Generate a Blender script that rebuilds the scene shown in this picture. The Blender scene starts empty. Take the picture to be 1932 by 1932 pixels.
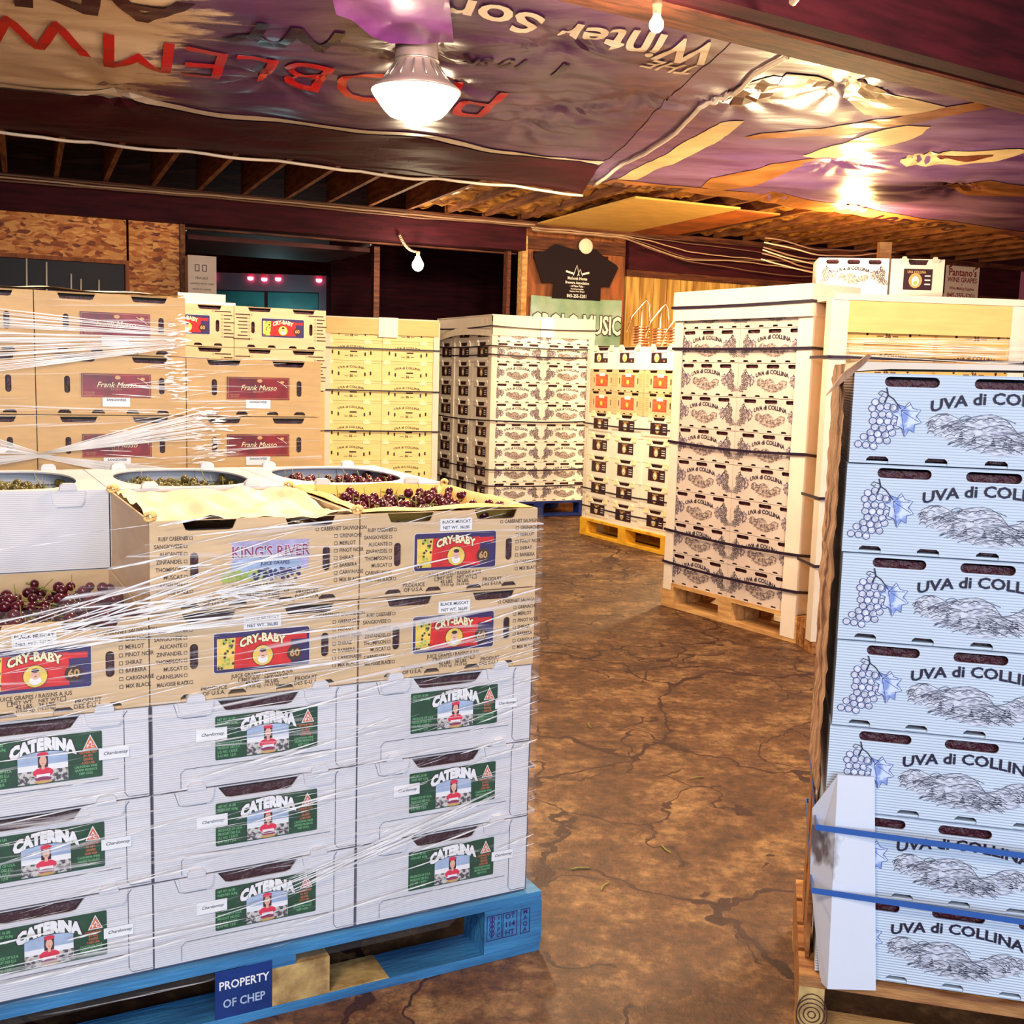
import bpy, bmesh, math, random
from mathutils import Vector, Matrix, noise
R = random.Random(7)
sc = bpy.context.scene
COL = sc.collection
PI = math.pi

# ---------------------------------------------------------------- camera
cam_d = bpy.data.cameras.new('camera'); cam = bpy.data.objects.new('camera', cam_d); COL.objects.link(cam)
cam_d.sensor_fit = 'HORIZONTAL'; cam_d.sensor_width = 36.0; cam_d.lens = 36.0 * 2059.8 / 1932.0
cam_d.clip_start = 0.05; cam_d.clip_end = 120
cam.location = (0, 0, 1.28)
cam.rotation_euler = (Matrix.Rotation(PI / 2 - 0.1248, 4, 'X') @ Matrix.Rotation(0.0287, 4, 'Z')).to_euler()
sc.camera = cam
# ---------------------------------------------------------------- world, exposure
w = bpy.data.worlds.new('world'); sc.world = w; w.use_nodes = True
w.node_tree.nodes['Background'].inputs[0].default_value = (0.30, 0.07, 0.09, 1)
w.node_tree.nodes['Background'].inputs[1].default_value = 0.30
sc.view_settings.view_transform = 'Standard'; sc.view_settings.look = 'None'
sc.view_settings.gamma = 1.0; sc.view_settings.use_curve_mapping = False
sc.view_settings.exposure = 0.5


def light(name, kind, loc, energy, color, size=0.1, size_y=None, target=None, spot=None, blend=0.5):
    d = bpy.data.lights.new(name, kind); d.energy = energy; d.color = color
    if kind == 'AREA':
        d.shape = 'RECTANGLE'; d.size = size; d.size_y = size_y or size
    else:
        d.shadow_soft_size = size
    if kind == 'SPOT':
        d.spot_size = spot; d.spot_blend = blend
    o = bpy.data.objects.new(name, d); COL.objects.link(o); o.location = loc
    if target:
        o.rotation_euler = (Vector(target) - Vector(loc)).to_track_quat('-Z', 'Y').to_euler()
    return o


# cool daylight assumed behind the camera; lamps of the room; assumed and added lights
light('assumed_daylight_fill', 'AREA', (1.3, -2.6, 1.7), 165, (0.66, 0.82, 1.0), 3.2, 2.6, target=(0.9, 3.0, 0.9))  # added cool area fill, assumed daylight from behind; no door is built
light('added_warm_fill_behind', 'AREA', (-0.9, -0.4, 2.7), 42, (1.0, 0.80, 0.58), 0.6, 0.6, target=(-0.4, 3.0, 0.8))  # added warm area light behind the camera, without a fixture
light('bell_lamp_light', 'SPOT', (-0.50, 5.25, 2.50), 800, (1.0, 0.74, 0.42), 0.14, target=(-0.5, 5.25, 0), spot=2.95, blend=0.35)
light('bell_lamp_upglow', 'POINT', (-0.50, 5.25, 2.44), 26, (1.0, 0.72, 0.50), 0.12)
light('bulb_light', 'POINT', (0.49, 4.3, 2.56), 34, (1.0, 0.76, 0.45), 0.05)
light('opening_bulb_light', 'POINT', (-0.98, 10.9, 2.31), 26, (1.0, 0.78, 0.50), 0.06)
light('assumed_far_lamp', 'POINT', (2.95, 9.9, 2.54), 140, (1.0, 0.62, 0.22), 0.08)  # assumed lamp with no bulb, set where its glow shows overhead
light('far_stack_fill', 'SPOT', (0.30, 7.3, 2.62), 250, (1.0, 0.80, 0.50), 0.12, target=(0.45, 9.7, 0.9), spot=1.9, blend=0.6)  # added spot without a fixture, brightens the two far carton stacks
light('assumed_lamp_behind_stack', 'POINT', (1.95, 7.9, 1.62), 150, (1.0, 0.76, 0.40), 0.10)  # assumed unseen lamp behind the stack, brightens planks and ceiling; no fixture
light('assumed_front_lamp', 'POINT', (-0.66, 3.45, 2.62), 95, (1.0, 0.78, 0.52), 0.10)  # lamp assumed at a bright spot on the top edge; no fixture built
light('assumed_lamp_right', 'POINT', (1.6, 3.1, 2.6), 210, (1.0, 0.80, 0.55), 0.15)  # unseen light assumed from the way the shadows fall; no fixture built


# ---------------------------------------------------------------- materials
def mat(name, col, rough=0.6, metal=0.0, var=0.0, vscale=6.0, col2=None, stretch=(1, 1, 1), bump=0.0, bscale=40.0,
        rib=None, spec=0.4, emit=None, estr=0.0, coat=0.0, fac=(0.35, 0.65), detail=4):
    m = bpy.data.materials.new(name); m.use_nodes = True
    nt = m.node_tree; b = nt.nodes['Principled BSDF']; L = nt.links.new
    b.inputs['Roughness'].default_value = rough; b.inputs['Metallic'].default_value = metal
    b.inputs['Specular IOR Level'].default_value = spec
    b.inputs['Coat Weight'].default_value = coat
    c = tuple(col) + (1,)
    b.inputs['Base Color'].default_value = c
    tc = nt.nodes.new('ShaderNodeTexCoord')
    if var > 0 or col2:
        mp = nt.nodes.new('ShaderNodeMapping'); mp.inputs['Scale'].default_value = stretch
        L(tc.outputs['Object'], mp.inputs[0])
        n = nt.nodes.new('ShaderNodeTexNoise'); n.inputs['Scale'].default_value = vscale; n.inputs['Detail'].default_value = detail
        L(mp.outputs[0], n.inputs[0])
        r = nt.nodes.new('ShaderNodeValToRGB')
        c2 = (tuple(col2) + (1,)) if col2 else tuple(x * (1 - var) for x in col) + (1,)
        r.color_ramp.elements[0].position = fac[0]; r.color_ramp.elements[1].position = fac[1]
        r.color_ramp.elements[0].color = c2; r.color_ramp.elements[1].color = c
        L(n.outputs[0], r.inputs[0]); L(r.outputs[0], b.inputs['Base Color'])
    last = None
    if bump > 0:
        n2 = nt.nodes.new('ShaderNodeTexNoise'); n2.inputs['Scale'].default_value = bscale; n2.inputs['Detail'].default_value = 5
        mp2 = nt.nodes.new('ShaderNodeMapping'); mp2.inputs['Scale'].default_value = stretch
        L(tc.outputs['Object'], mp2.inputs[0]); L(mp2.outputs[0], n2.inputs[0])
        bp = nt.nodes.new('ShaderNodeBump'); bp.inputs['Strength'].default_value = bump; bp.inputs['Distance'].default_value = 0.01
        L(n2.outputs[0], bp.inputs['Height']); L(bp.outputs[0], b.inputs['Normal']); last = bp
    if rib:
        ax, sc_, st = rib
        wv = nt.nodes.new('ShaderNodeTexWave'); wv.bands_direction = ax; wv.inputs['Scale'].default_value = sc_
        L(tc.outputs['Object'], wv.inputs[0])
        bp = nt.nodes.new('ShaderNodeBump'); bp.inputs['Strength'].default_value = st; bp.inputs['Distance'].default_value = 0.002
        L(wv.outputs[0], bp.inputs['Height'])
        if last: L(last.outputs[0], bp.inputs['Normal'])
        L(bp.outputs[0], b.inputs['Normal'])
    if emit:
        b.inputs['Emission Color'].default_value = tuple(emit) + (1,); b.inputs['Emission Strength'].default_value = estr
    return m


M = {}
M['white'] = mat('white_corrugated_board', (0.71, 0.71, 0.76), 0.45, var=0.10, vscale=3, rib=('Z', 75, 0.22))
M['whitecool'] = mat('white_coated_board', (0.60, 0.71, 0.86), 0.42, var=0.06, vscale=4, rib=('Z', 60, 0.6))
M['whitewarm'] = mat('white_board_far', (0.88, 0.81, 0.72), 0.5, var=0.08, vscale=4)
M['greyboard'] = mat('grey_white_board', (0.66, 0.55, 0.50), 0.5, var=0.14, vscale=5)
M['tan'] = mat('kraft_board', (0.72, 0.51, 0.29), 0.5, var=0.12, vscale=8, stretch=(1, 1, 6))
M['tan2'] = mat('kraft_board_wrapped', (0.66, 0.41, 0.16), 0.48, var=0.14, vscale=8, stretch=(1, 1, 6))
M['paleyellow'] = mat('pale_yellow_board', (0.92, 0.72, 0.32), 0.5, var=0.10, vscale=6, stretch=(1, 1, 5))
M['yellow'] = mat('yellow_board', (0.80, 0.46, 0.13), 0.5, var=0.25, vscale=6, stretch=(1, 1, 5))
M['inner'] = mat('board_inner_side', (0.72, 0.42, 0.08), 0.6, var=0.2, vscale=9)
M['contents'] = mat('dark_grapes_and_slot_shade', (0.060, 0.010, 0.018), 0.35, bump=1.0, bscale=60)  # dark plum for grape beds and for the shade behind carton slots
M['ink'] = mat('dark_blue_ink', (0.012, 0.008, 0.035), 0.6)
M['inkblue'] = mat('blue_ink', (0.035, 0.05, 0.22), 0.6)
M['inkgrey'] = mat('grey_ink', (0.07, 0.065, 0.10), 0.6)
M['inkbrown'] = mat('brown_ink', (0.055, 0.018, 0.012), 0.6)
M['hillwash'] = mat('grey_brown_wash', (0.56, 0.46, 0.42), 0.6, col2=(0.16, 0.10, 0.09), vscale=70, fac=(.38, .6))
M['hillwash2'] = mat('pale_grey_wash', (0.66, 0.71, 0.82), 0.6, col2=(0.30, 0.32, 0.42), vscale=150, stretch=(.5, 1, 2.5), fac=(.40, .56))
M['leafblue'] = mat('leaf_blue_print', (0.62, 0.72, 0.92), 0.6, col2=(0.22, 0.32, 0.70), vscale=70, fac=(.40, .55))
M['berryblue'] = mat('berry_print', (0.74, 0.79, 0.93), 0.6, var=0.45, vscale=110)
M['red'] = mat('label_red', (0.78, 0.02, 0.02), 0.4, var=0.3, vscale=30)
M['navy'] = mat('label_navy', (0.035, 0.02, 0.12), 0.4)
M['lyel'] = mat('label_yellow', (0.90, 0.66, 0.12), 0.4, var=0.2, vscale=40)
M['cream'] = mat('label_cream', (0.92, 0.83, 0.52), 0.4)
M['lwhite'] = mat('label_white', (0.86, 0.87, 0.90), 0.4)
M['green'] = mat('label_green', (0.012, 0.075, 0.035), 0.4, var=0.3, vscale=30)
M['lgreen'] = mat('label_light_green', (0.18, 0.48, 0.22), 0.4)
M['lgreen2'] = mat('label_grape_green', (0.42, 0.55, 0.10), 0.4, var=0.3, vscale=60)
M['orange'] = mat('label_orange', (0.70, 0.16, 0.07), 0.4)
M['skyblue'] = mat('label_sky', (0.45, 0.58, 0.82), 0.4, var=0.3, vscale=20)
M['skin'] = mat('label_skin', (0.80, 0.46, 0.34), 0.4)
M['dark'] = mat('label_dark', (0.04, 0.012, 0.02), 0.4)
M['pinkred'] = mat('label_pink_red', (0.72, 0.03, 0.08), 0.4)
M['field'] = mat('label_field', (0.62, 0.60, 0.58), 0.4, col2=(0.08, 0.07, 0.09), vscale=130, fac=(0.45, 0.55))
M['maroon'] = mat('label_maroon', (0.36, 0.006, 0.012), 0.35, col2=(0.08, 0.002, 0.006), vscale=14, fac=(0.3, 0.7))
M['gold'] = mat('label_gold', (0.60, 0.36, 0.14), 0.4)
M['lilac'] = mat('label_lilac', (0.50, 0.46, 0.74), 0.4, var=0.35, vscale=25)
M['plum'] = mat('label_plum', (0.26, 0.04, 0.12), 0.4)
M['redfade'] = mat('label_faded_red', (0.80, 0.16, 0.06), 0.4, var=0.5, vscale=35)
M['paper'] = mat('paper_sheet', (0.86, 0.76, 0.78), 0.6)
M['liner'] = mat('cream_liner_paper', (0.88, 0.70, 0.46), 0.6, bump=0.25, bscale=10)
M['whiteliner'] = mat('white_liner_sheet', (0.88, 0.80, 0.66), 0.6, bump=0.3, bscale=20)
M['post'] = mat('white_edge_board', (0.80, 0.70, 0.60), 0.5, var=0.10, vscale=5)
M['postdirty'] = mat('scuffed_white_edge_board', (0.70, 0.74, 0.84), 0.5, col2=(0.16, 0.13, 0.14), vscale=9, stretch=(1, 1, .6), fac=(0.37, 0.43), bump=0.2, bscale=12)
M['torn'] = mat('torn_kraft_board', (0.50, 0.30, 0.18), 0.7, col2=(0.13, 0.045, 0.025), vscale=14, stretch=(2, 2, 0.35), fac=(0.35, 0.6), bump=0.8, bscale=30)
M['capyel'] = mat('yellow_cap_board', (0.74, 0.52, 0.20), 0.5, var=0.12, vscale=5, stretch=(1, 1, 8))
M['capwhite'] = mat('white_cap_board', (0.80, 0.68, 0.56), 0.5, var=0.1, vscale=4)
M['strap'] = mat('black_strap', (0.02, 0.012, 0.03), 0.35)
M['bluestrap'] = mat('blue_strap', (0.03, 0.11, 0.40), 0.3)
M['woodblue'] = mat('blue_painted_wood', (0.05, 0.24, 0.50), 0.5, col2=(0.02, 0.09, 0.24), vscale=5, stretch=(0.6, 4, 4), bump=0.35, bscale=25)
M['woodblueD'] = mat('blue_block_paint', (0.01, 0.045, 0.24), 0.45, var=0.4, vscale=8, bump=0.2)
M['woodnavy'] = mat('dark_blue_pallet_paint', (0.012, 0.03, 0.20), 0.5, var=0.4, vscale=8)
M['woodend'] = mat('raw_wood_end', (0.62, 0.42, 0.16), 0.6, col2=(0.28, 0.16, 0.06), vscale=22, bump=0.3)
M['woodyel'] = mat('yellow_pallet_paint', (0.82, 0.44, 0.03), 0.5, col2=(0.50, 0.22, 0.02), vscale=8, fac=(0.3, 0.5))
M['pine'] = mat('pine_pallet_wood', (0.50, 0.24, 0.08), 0.6, col2=(0.22, 0.07, 0.02), vscale=7, stretch=(1, 6, 6), bump=0.3)
M['pineL'] = mat('pale_pine', (0.70, 0.42, 0.16), 0.6, col2=(0.42, 0.20, 0.07), vscale=6, stretch=(1, 5, 5), bump=0.3)
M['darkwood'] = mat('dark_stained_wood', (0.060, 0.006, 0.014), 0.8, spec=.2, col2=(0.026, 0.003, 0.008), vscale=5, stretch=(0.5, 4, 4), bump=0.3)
M['beamwood'] = mat('old_beam_wood', (0.16, 0.045, 0.02), 0.7, col2=(0.05, 0.012, 0.008), vscale=8, stretch=(0.6, 5, 5), bump=0.5)
M['rafter'] = mat('rafter_wood', (0.30, 0.12, 0.045), 0.7, col2=(0.12, 0.035, 0.015), vscale=8, stretch=(4, 0.6, 4), bump=0.4)
M['deck'] = mat('roof_deck', (0.16, 0.045, 0.02), 0.8, var=0.6, vscale=6)
M['foil'] = mat('crumpled_insulation', (0.80, 0.38, 0.09), 0.28, metal=0.35, col2=(0.16, 0.05, 0.015), vscale=9, bump=1.0, bscale=18)
M['ply'] = mat('plywood_sheet', (0.86, 0.52, 0.14), 0.6, var=0.18, vscale=5, stretch=(1, 4, 1))
M['plyred'] = mat('red_stained_board', (0.62, 0.15, 0.03), 0.6, var=0.5, vscale=4)
M['plank'] = mat('wall_planks', (0.80, 0.50, 0.14), 0.55, col2=(0.34, 0.17, 0.035), vscale=3, stretch=(6, 6, 0.5), bump=0.3)
M['plankred'] = mat('red_brown_boards', (0.42, 0.12, 0.035), 0.6, col2=(0.20, 0.06, 0.02), vscale=4, stretch=(5, 5, 0.6), bump=0.3)
M['metal'] = mat('galvanised_metal', (0.55, 0.50, 0.48), 0.35, metal=0.8)
M['lampgrey'] = mat('lamp_housing', (0.45, 0.34, 0.36), 0.4, metal=0.5)
M['copper'] = mat('copper_tube', (0.80, 0.44, 0.26), 0.25, metal=1.0)
M['cable'] = mat('cable_sheath', (0.22, 0.12, 0.08), 0.6)
M['cablew'] = mat('pale_cable', (0.62, 0.42, 0.28), 0.5)
M['glow'] = mat('lamp_diffuser', (1, 0.95, 0.8), 0.3, emit=(1.0, 0.88, 0.56), estr=3.2)
M['glowbulb'] = mat('lit_bulb', (1, 0.95, 0.8), 0.3, emit=(1.0, 0.84, 0.58), estr=22)
M['redglow'] = mat('marker_lamp', (1, 0.1, 0.2), 0.3, emit=(1.0, 0.08, 0.16), estr=9)
M['teal'] = mat('teal_truck_door', (0.03, 0.22, 0.22), 0.4, var=0.3, vscale=3, emit=None)
M['truckgrey'] = mat('truck_frame', (0.16, 0.13, 0.16), 0.4, metal=0.3)
M['door_panel'] = mat('raised_door_panel', (0.15, 0.035, 0.04), 0.6, var=0.2)
M['black'] = mat('black_cotton', (0.010, 0.003, 0.008), 0.9, bump=0.2, bscale=80)
M['bannergreen'] = mat('green_banner', (0.16, 0.34, 0.20), 0.4, col2=(0.42, 0.58, 0.55), vscale=2.2, fac=(0.35, 0.62))
M['glassdark'] = mat('dark_glass', (0.008, 0.003, 0.012), 0.35, spec=0.12, var=.5)
M['grapedark'] = mat('black_grape_skin', (0.16, 0.012, 0.03), 0.22, var=0.7, vscale=12, spec=0.6)
M['grapegreen'] = mat('green_grape_skin', (0.20, 0.17, 0.03), 0.25, col2=(0.06, 0.04, 0.015), vscale=14, spec=0.6)
M['stem'] = mat('grape_stem', (0.28, 0.26, 0.06), 0.6)
M['purple'] = mat('purple_glow_colour', (0.30, 0.06, 0.42), 0.3, var=0.3, vscale=6, bump=0.3, bscale=6)  # colour of the purple glow above the bell lamp
M['string'] = mat('corner_tie', (0.82, 0.56, 0.22), 0.5)
M['bwhite'] = mat('banner_white', (0.78, 0.66, 0.56), 0.3)
M['bred'] = mat('banner_red', (0.60, 0.012, 0.02), 0.3)
M['bblack'] = mat('banner_black', (0.03, 0.005, 0.02), 0.3)
M['bskin'] = mat('banner_orange_brown', (0.42, 0.15, 0.05), 0.3, var=0.5, vscale=4)
M['bcream'] = mat('banner_cream', (0.70, 0.52, 0.30), 0.3, var=0.2)
M['bdkbrown'] = mat('banner_dark_brown', (0.14, 0.03, 0.02), 0.3)
M['signwhite'] = mat('sign_white', (0.80, 0.66, 0.60), 0.5)
M['signred'] = mat('sign_dark_red', (0.26, 0.02, 0.03), 0.5)
M['clear'] = mat('bulb_glass', (0.9, 0.85, 0.7), 0.05, emit=(1, 0.8, 0.5), estr=1.6)


def floor_mat():
    m = bpy.data.materials.new('cracked_concrete'); m.use_nodes = True; nt = m.node_tree; L = nt.links.new
    b = nt.nodes['Principled BSDF']; b.inputs['Roughness'].default_value = 0.55
    N = nt.nodes.new
    tc = N('ShaderNodeTexCoord')
    n = N('ShaderNodeTexNoise'); n.inputs['Scale'].default_value = 4.5; n.inputs['Detail'].default_value = 10; n.inputs['Roughness'].default_value = 0.78
    L(tc.outputs['Object'], n.inputs[0])
    r = N('ShaderNodeValToRGB'); e = r.color_ramp.elements
    e[0].position = 0.30; e[0].color = (0.024, 0.007, 0.005, 1); e[1].position = 0.72; e[1].color = (0.40, 0.24, 0.105, 1)
    x = r.color_ramp.elements.new(0.50); x.color = (0.115, 0.050, 0.021, 1)
    L(n.outputs[0], r.inputs[0])
    # fine speckle
    n3 = N('ShaderNodeTexNoise'); n3.inputs['Scale'].default_value = 28; n3.inputs['Detail'].default_value = 6; n3.inputs['Roughness'].default_value = 0.7
    L(tc.outputs['Object'], n3.inputs[0])
    r3 = N('ShaderNodeValToRGB'); r3.color_ramp.elements[0].position = 0.36; r3.color_ramp.elements[0].color = (0.45, 0.40, 0.38, 1)
    r3.color_ramp.elements[1].position = 0.62; r3.color_ramp.elements[1].color = (1.25, 1.2, 1.1, 1)
    L(n3.outputs[0], r3.inputs[0])
    mx = N('ShaderNodeMix'); mx.data_type = 'RGBA'; mx.blend_type = 'MULTIPLY'; mx.inputs[0].default_value = 1
    L(r.outputs[0], mx.inputs[6]); L(r3.outputs[0], mx.inputs[7])
    # cracks
    dn = N('ShaderNodeTexNoise'); dn.inputs['Scale'].default_value = 3.5; dn.inputs['Detail'].default_value = 4
    L(tc.outputs['Object'], dn.inputs[0])
    vm = N('ShaderNodeVectorMath'); vm.operation = 'MULTIPLY_ADD'; vm.inputs[1].default_value = (0.5, 0.5, 0)
    L(dn.outputs['Color'], vm.inputs[0]); L(tc.outputs['Object'], vm.inputs[2])
    prev = None
    for scl, wd in ((.95, 0.0085), (2.4, 0.013)):
        v = N('ShaderNodeTexVoronoi'); v.feature = 'DISTANCE_TO_EDGE'; v.inputs['Scale'].default_value = scl
        L(vm.outputs[0], v.inputs[0])
        lt = N('ShaderNodeMath'); lt.operation = 'LESS_THAN'; lt.inputs[1].default_value = wd
        L(v.outputs[0], lt.inputs[0])
        o = lt.outputs[0]
        if scl > 2:
            mk = N('ShaderNodeTexNoise'); mk.inputs['Scale'].default_value = 0.9; L(tc.outputs['Object'], mk.inputs[0])
            g = N('ShaderNodeMath'); g.operation = 'GREATER_THAN'; g.inputs[1].default_value = 0.45; L(mk.outputs[0], g.inputs[0])
            q = N('ShaderNodeMath'); q.operation = 'MULTIPLY'; L(o, q.inputs[0]); L(g.outputs[0], q.inputs[1]); o = q.outputs[0]
        if prev:
            a = N('ShaderNodeMath'); a.operation = 'MAXIMUM'; L(prev, a.inputs[0]); L(o, a.inputs[1]); prev = a.outputs[0]
        else:
            prev = o
    m2 = N('ShaderNodeMix'); m2.data_type = 'RGBA'; L(prev, m2.inputs[0]); L(mx.outputs[2], m2.inputs[6]); m2.inputs[7].default_value = (0.030, 0.006, 0.004, 1)
    L(m2.outputs[2], b.inputs['Base Color'])
    bp = N('ShaderNodeBump'); bp.inputs['Strength'].default_value = 0.5; bp.inputs['Distance'].default_value = 0.01
    L(n3.outputs[0], bp.inputs['Height']); L(bp.outputs[0], b.inputs['Normal'])
    return m


def osb_mat():
    m = bpy.data.materials.new('strand_board'); m.use_nodes = True; nt = m.node_tree; L = nt.links.new; N = nt.nodes.new
    b = nt.nodes['Principled BSDF']; b.inputs['Roughness'].default_value = 0.6
    tc = N('ShaderNodeTexCoord')
    dn = N('ShaderNodeTexNoise'); dn.inputs['Scale'].default_value = 6; L(tc.outputs['Object'], dn.inputs[0])
    vm = N('ShaderNodeVectorMath'); vm.operation = 'MULTIPLY_ADD'; vm.inputs[1].default_value = (0.16, 0.16, 0.10)
    L(dn.outputs['Color'], vm.inputs[0]); L(tc.outputs['Object'], vm.inputs[2])
    mp = N('ShaderNodeMapping'); mp.inputs['Scale'].default_value = (16, 1, 46); L(vm.outputs[0], mp.inputs[0])
    v = N('ShaderNodeTexVoronoi'); v.inputs['Scale'].default_value = 1.0; L(mp.outputs[0], v.inputs[0])
    r = N('ShaderNodeValToRGB'); r.color_ramp.elements[0].color = (0.16, 0.018, 0.005, 1); r.color_ramp.elements[1].color = (0.92, 0.46, 0.13, 1)
    x = r.color_ramp.elements.new(0.25); x.color = (0.56, 0.15, 0.02, 1)
    sp = N('ShaderNodeSeparateColor'); L(v.outputs['Color'], sp.inputs[0]); L(sp.outputs[0], r.inputs[0])
    L(r.outputs[0], b.inputs['Base Color'])
    return m


def banner_mat(name, cA, cB, cC, split):
    m = bpy.data.materials.new(name); m.use_nodes = True; nt = m.node_tree; L = nt.links.new; N = nt.nodes.new
    b = nt.nodes['Principled BSDF']; b.inputs['Roughness'].default_value = 0.30; b.inputs['Specular IOR Level'].default_value = 0.5
    tc = N('ShaderNodeTexCoord')
    n = N('ShaderNodeTexNoise'); n.inputs['Scale'].default_value = 1.6; n.inputs['Detail'].default_value = 8; n.inputs['Roughness'].default_value = 0.65
    mp = N('ShaderNodeMapping'); mp.inputs['Rotation'].default_value = (0, 0, -0.42); mp.inputs['Scale'].default_value = (0.5, 1.6, 1)
    L(tc.outputs['Object'], mp.inputs[0]); L(mp.outputs[0], n.inputs[0])
    r = N('ShaderNodeValToRGB'); r.color_ramp.elements[0].position = 0.35; r.color_ramp.elements[0].color = cA + (1,)
    r.color_ramp.elements[1].position = 0.7; r.color_ramp.elements[1].color = cB + (1,)
    L(n.outputs[0], r.inputs[0])
    # printed cloud bank on one side
    sx = N('ShaderNodeSeparateXYZ'); L(tc.outputs['Object'], sx.inputs[0])
    a = N('ShaderNodeMath'); a.operation = 'MULTIPLY_ADD'; a.inputs[1].default_value = split[0]; a.inputs[2].default_value = split[1]; L(sx.outputs[0], a.inputs[0])
    y = N('ShaderNodeMath'); y.operation = 'MULTIPLY_ADD'; y.inputs[1].default_value = split[2]; L(sx.outputs[1], y.inputs[0]); L(a.outputs[0], y.inputs[2])
    n2 = N('ShaderNodeTexNoise'); n2.inputs['Scale'].default_value = 2.6; n2.inputs['Detail'].default_value = 8; n2.inputs['Roughness'].default_value = 0.7
    L(mp.outputs[0], n2.inputs[0])
    s = N('ShaderNodeMath'); s.operation = 'MULTIPLY_ADD'; s.inputs[1].default_value = 2.2; L(n2.outputs[0], s.inputs[0]); L(y.outputs[0], s.inputs[2])
    cr = N('ShaderNodeValToRGB'); cr.color_ramp.elements[0].position = 0.45; cr.color_ramp.elements[1].position = 0.62
    L(s.outputs[0], cr.inputs[0])
    mx = N('ShaderNodeMix'); mx.data_type = 'RGBA'; L(cr.outputs[0], mx.inputs[0]); L(r.outputs[0], mx.inputs[6]); mx.inputs[7].default_value = cC + (1,)
    L(mx.outputs[2], b.inputs['Base Color'])
    bn = N('ShaderNodeTexNoise'); bn.inputs['Scale'].default_value = 5; bn.inputs['Detail'].default_value = 3; L(mp.outputs[0], bn.inputs[0])
    bp = N('ShaderNodeBump'); bp.inputs['Strength'].default_value = 0.35; bp.inputs['Distance'].default_value = 0.02
    L(bn.outputs[0], bp.inputs['Height']); L(bp.outputs[0], b.inputs['Normal'])
    return m


def film_mat(name, tilt, dens, base=0.05, zs=55.0):
    m = bpy.data.materials.new(name); m.use_nodes = True; nt = m.node_tree; L = nt.links.new; N = nt.nodes.new
    b = nt.nodes['Principled BSDF']; b.inputs['Base Color'].default_value = (0.95, 0.93, 0.95, 1); b.inputs['Roughness'].default_value = 0.18
    b.inputs['Specular IOR Level'].default_value = 0.8
    tc = N('ShaderNodeTexCoord')
    outs = []
    for k, (t, xs, z_) in enumerate(((tilt, 1.3, zs), (-tilt * 0.35, 2.2, zs * 1.6))):
        mp = N('ShaderNodeMapping'); mp.inputs['Rotation'].default_value = (0, t, 0)
        mp2 = N('ShaderNodeMapping'); mp2.inputs['Scale'].default_value = (xs, xs, z_); mp2.inputs['Location'].default_value = (3.1 * k, 1.7, 0.4)
        L(tc.outputs['Object'], mp.inputs[0]); L(mp.outputs[0], mp2.inputs[0])
        n = N('ShaderNodeTexNoise'); n.inputs['Scale'].default_value = 1.0; n.inputs['Detail'].default_value = 3; n.inputs['Roughness'].default_value = 0.6
        L(mp2.outputs[0], n.inputs[0]); outs.append(n.outputs[0])
    mx = N('ShaderNodeMath'); mx.operation = 'MAXIMUM'; L(outs[0], mx.inputs[0]); L(outs[1], mx.inputs[1])
    mr = N('ShaderNodeMapRange'); mr.inputs[1].default_value = 0.66 - dens; mr.inputs[2].default_value = 0.80 - dens
    mr.inputs[3].default_value = base; mr.inputs[4].default_value = 0.85
    L(mx.outputs[0], mr.inputs[0])
    bp = N('ShaderNodeBump'); bp.inputs['Strength'].default_value = 0.6; bp.inputs['Distance'].default_value = 0.004
    L(mx.outputs[0], bp.inputs['Height']); L(bp.outputs[0], b.inputs['Normal'])
    tr = N('ShaderNodeBsdfTransparent'); ms = N('ShaderNodeMixShader')
    L(mr.outputs[0], ms.inputs[0]); L(tr.outputs[0], ms.inputs[1]); L(b.outputs[0], ms.inputs[2])
    L(ms.outputs[0], nt.nodes['Material Output'].inputs[0])
    return m


M['floor'] = floor_mat(); M['osb'] = osb_mat()
M['banner1'] = banner_mat('winter_sports_banner_print', (0.060, 0.012, 0.085), (0.20, 0.085, 0.22), (0.78, 0.62, 0.46), (-1.0, 0.50, -0.50))
M['banner2'] = banner_mat('second_banner_print', (0.085, 0.025, 0.13), (0.24, 0.13, 0.32), (0.50, 0.26, 0.10), (-0.5, -2.3, 0.18))
M['bannerback'] = mat('dark_banner_hem', (0.07, 0.006, 0.018), 0.6, spec=.15, var=0.4, vscale=3)
M['film1'] = film_mat('clear_stretch_film', 0.10, 0.045, 0.03)
M['film2'] = film_mat('clear_stretch_film_left', 0.05, 0.035, 0.02)
M['strand'] = bpy.data.materials.new('film_fold'); M['strand'].use_nodes = True
_b = M['strand'].node_tree.nodes['Principled BSDF']
_b.inputs['Base Color'].default_value = (1, 1, 1, 1); _b.inputs['Emission Strength'].default_value = 0.0; _b.inputs['Roughness'].default_value = 0.2; _b.inputs['Alpha'].default_value = 0.9


# ---------------------------------------------------------------- mesh helpers
def tag(o, label=None, cat=None, group=None, kind=None):
    if label: o['label'] = label
    if cat: o['category'] = cat
    if group: o['group'] = group
    if kind: o['kind'] = kind
    return o


def empty(name, loc, rz=0.0):
    o = bpy.data.objects.new(name, None); COL.objects.link(o); o.location = loc; o.rotation_euler = (0, 0, rz); o.empty_display_size = 0.1
    return o


def link(name, me, parent=None, loc=None, rz=None):
    o = bpy.data.objects.new(name, me); COL.objects.link(o)
    if parent: o.parent = parent
    if loc is not None: o.location = loc
    if rz is not None: o.rotation_euler = (0, 0, rz)
    return o


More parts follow.
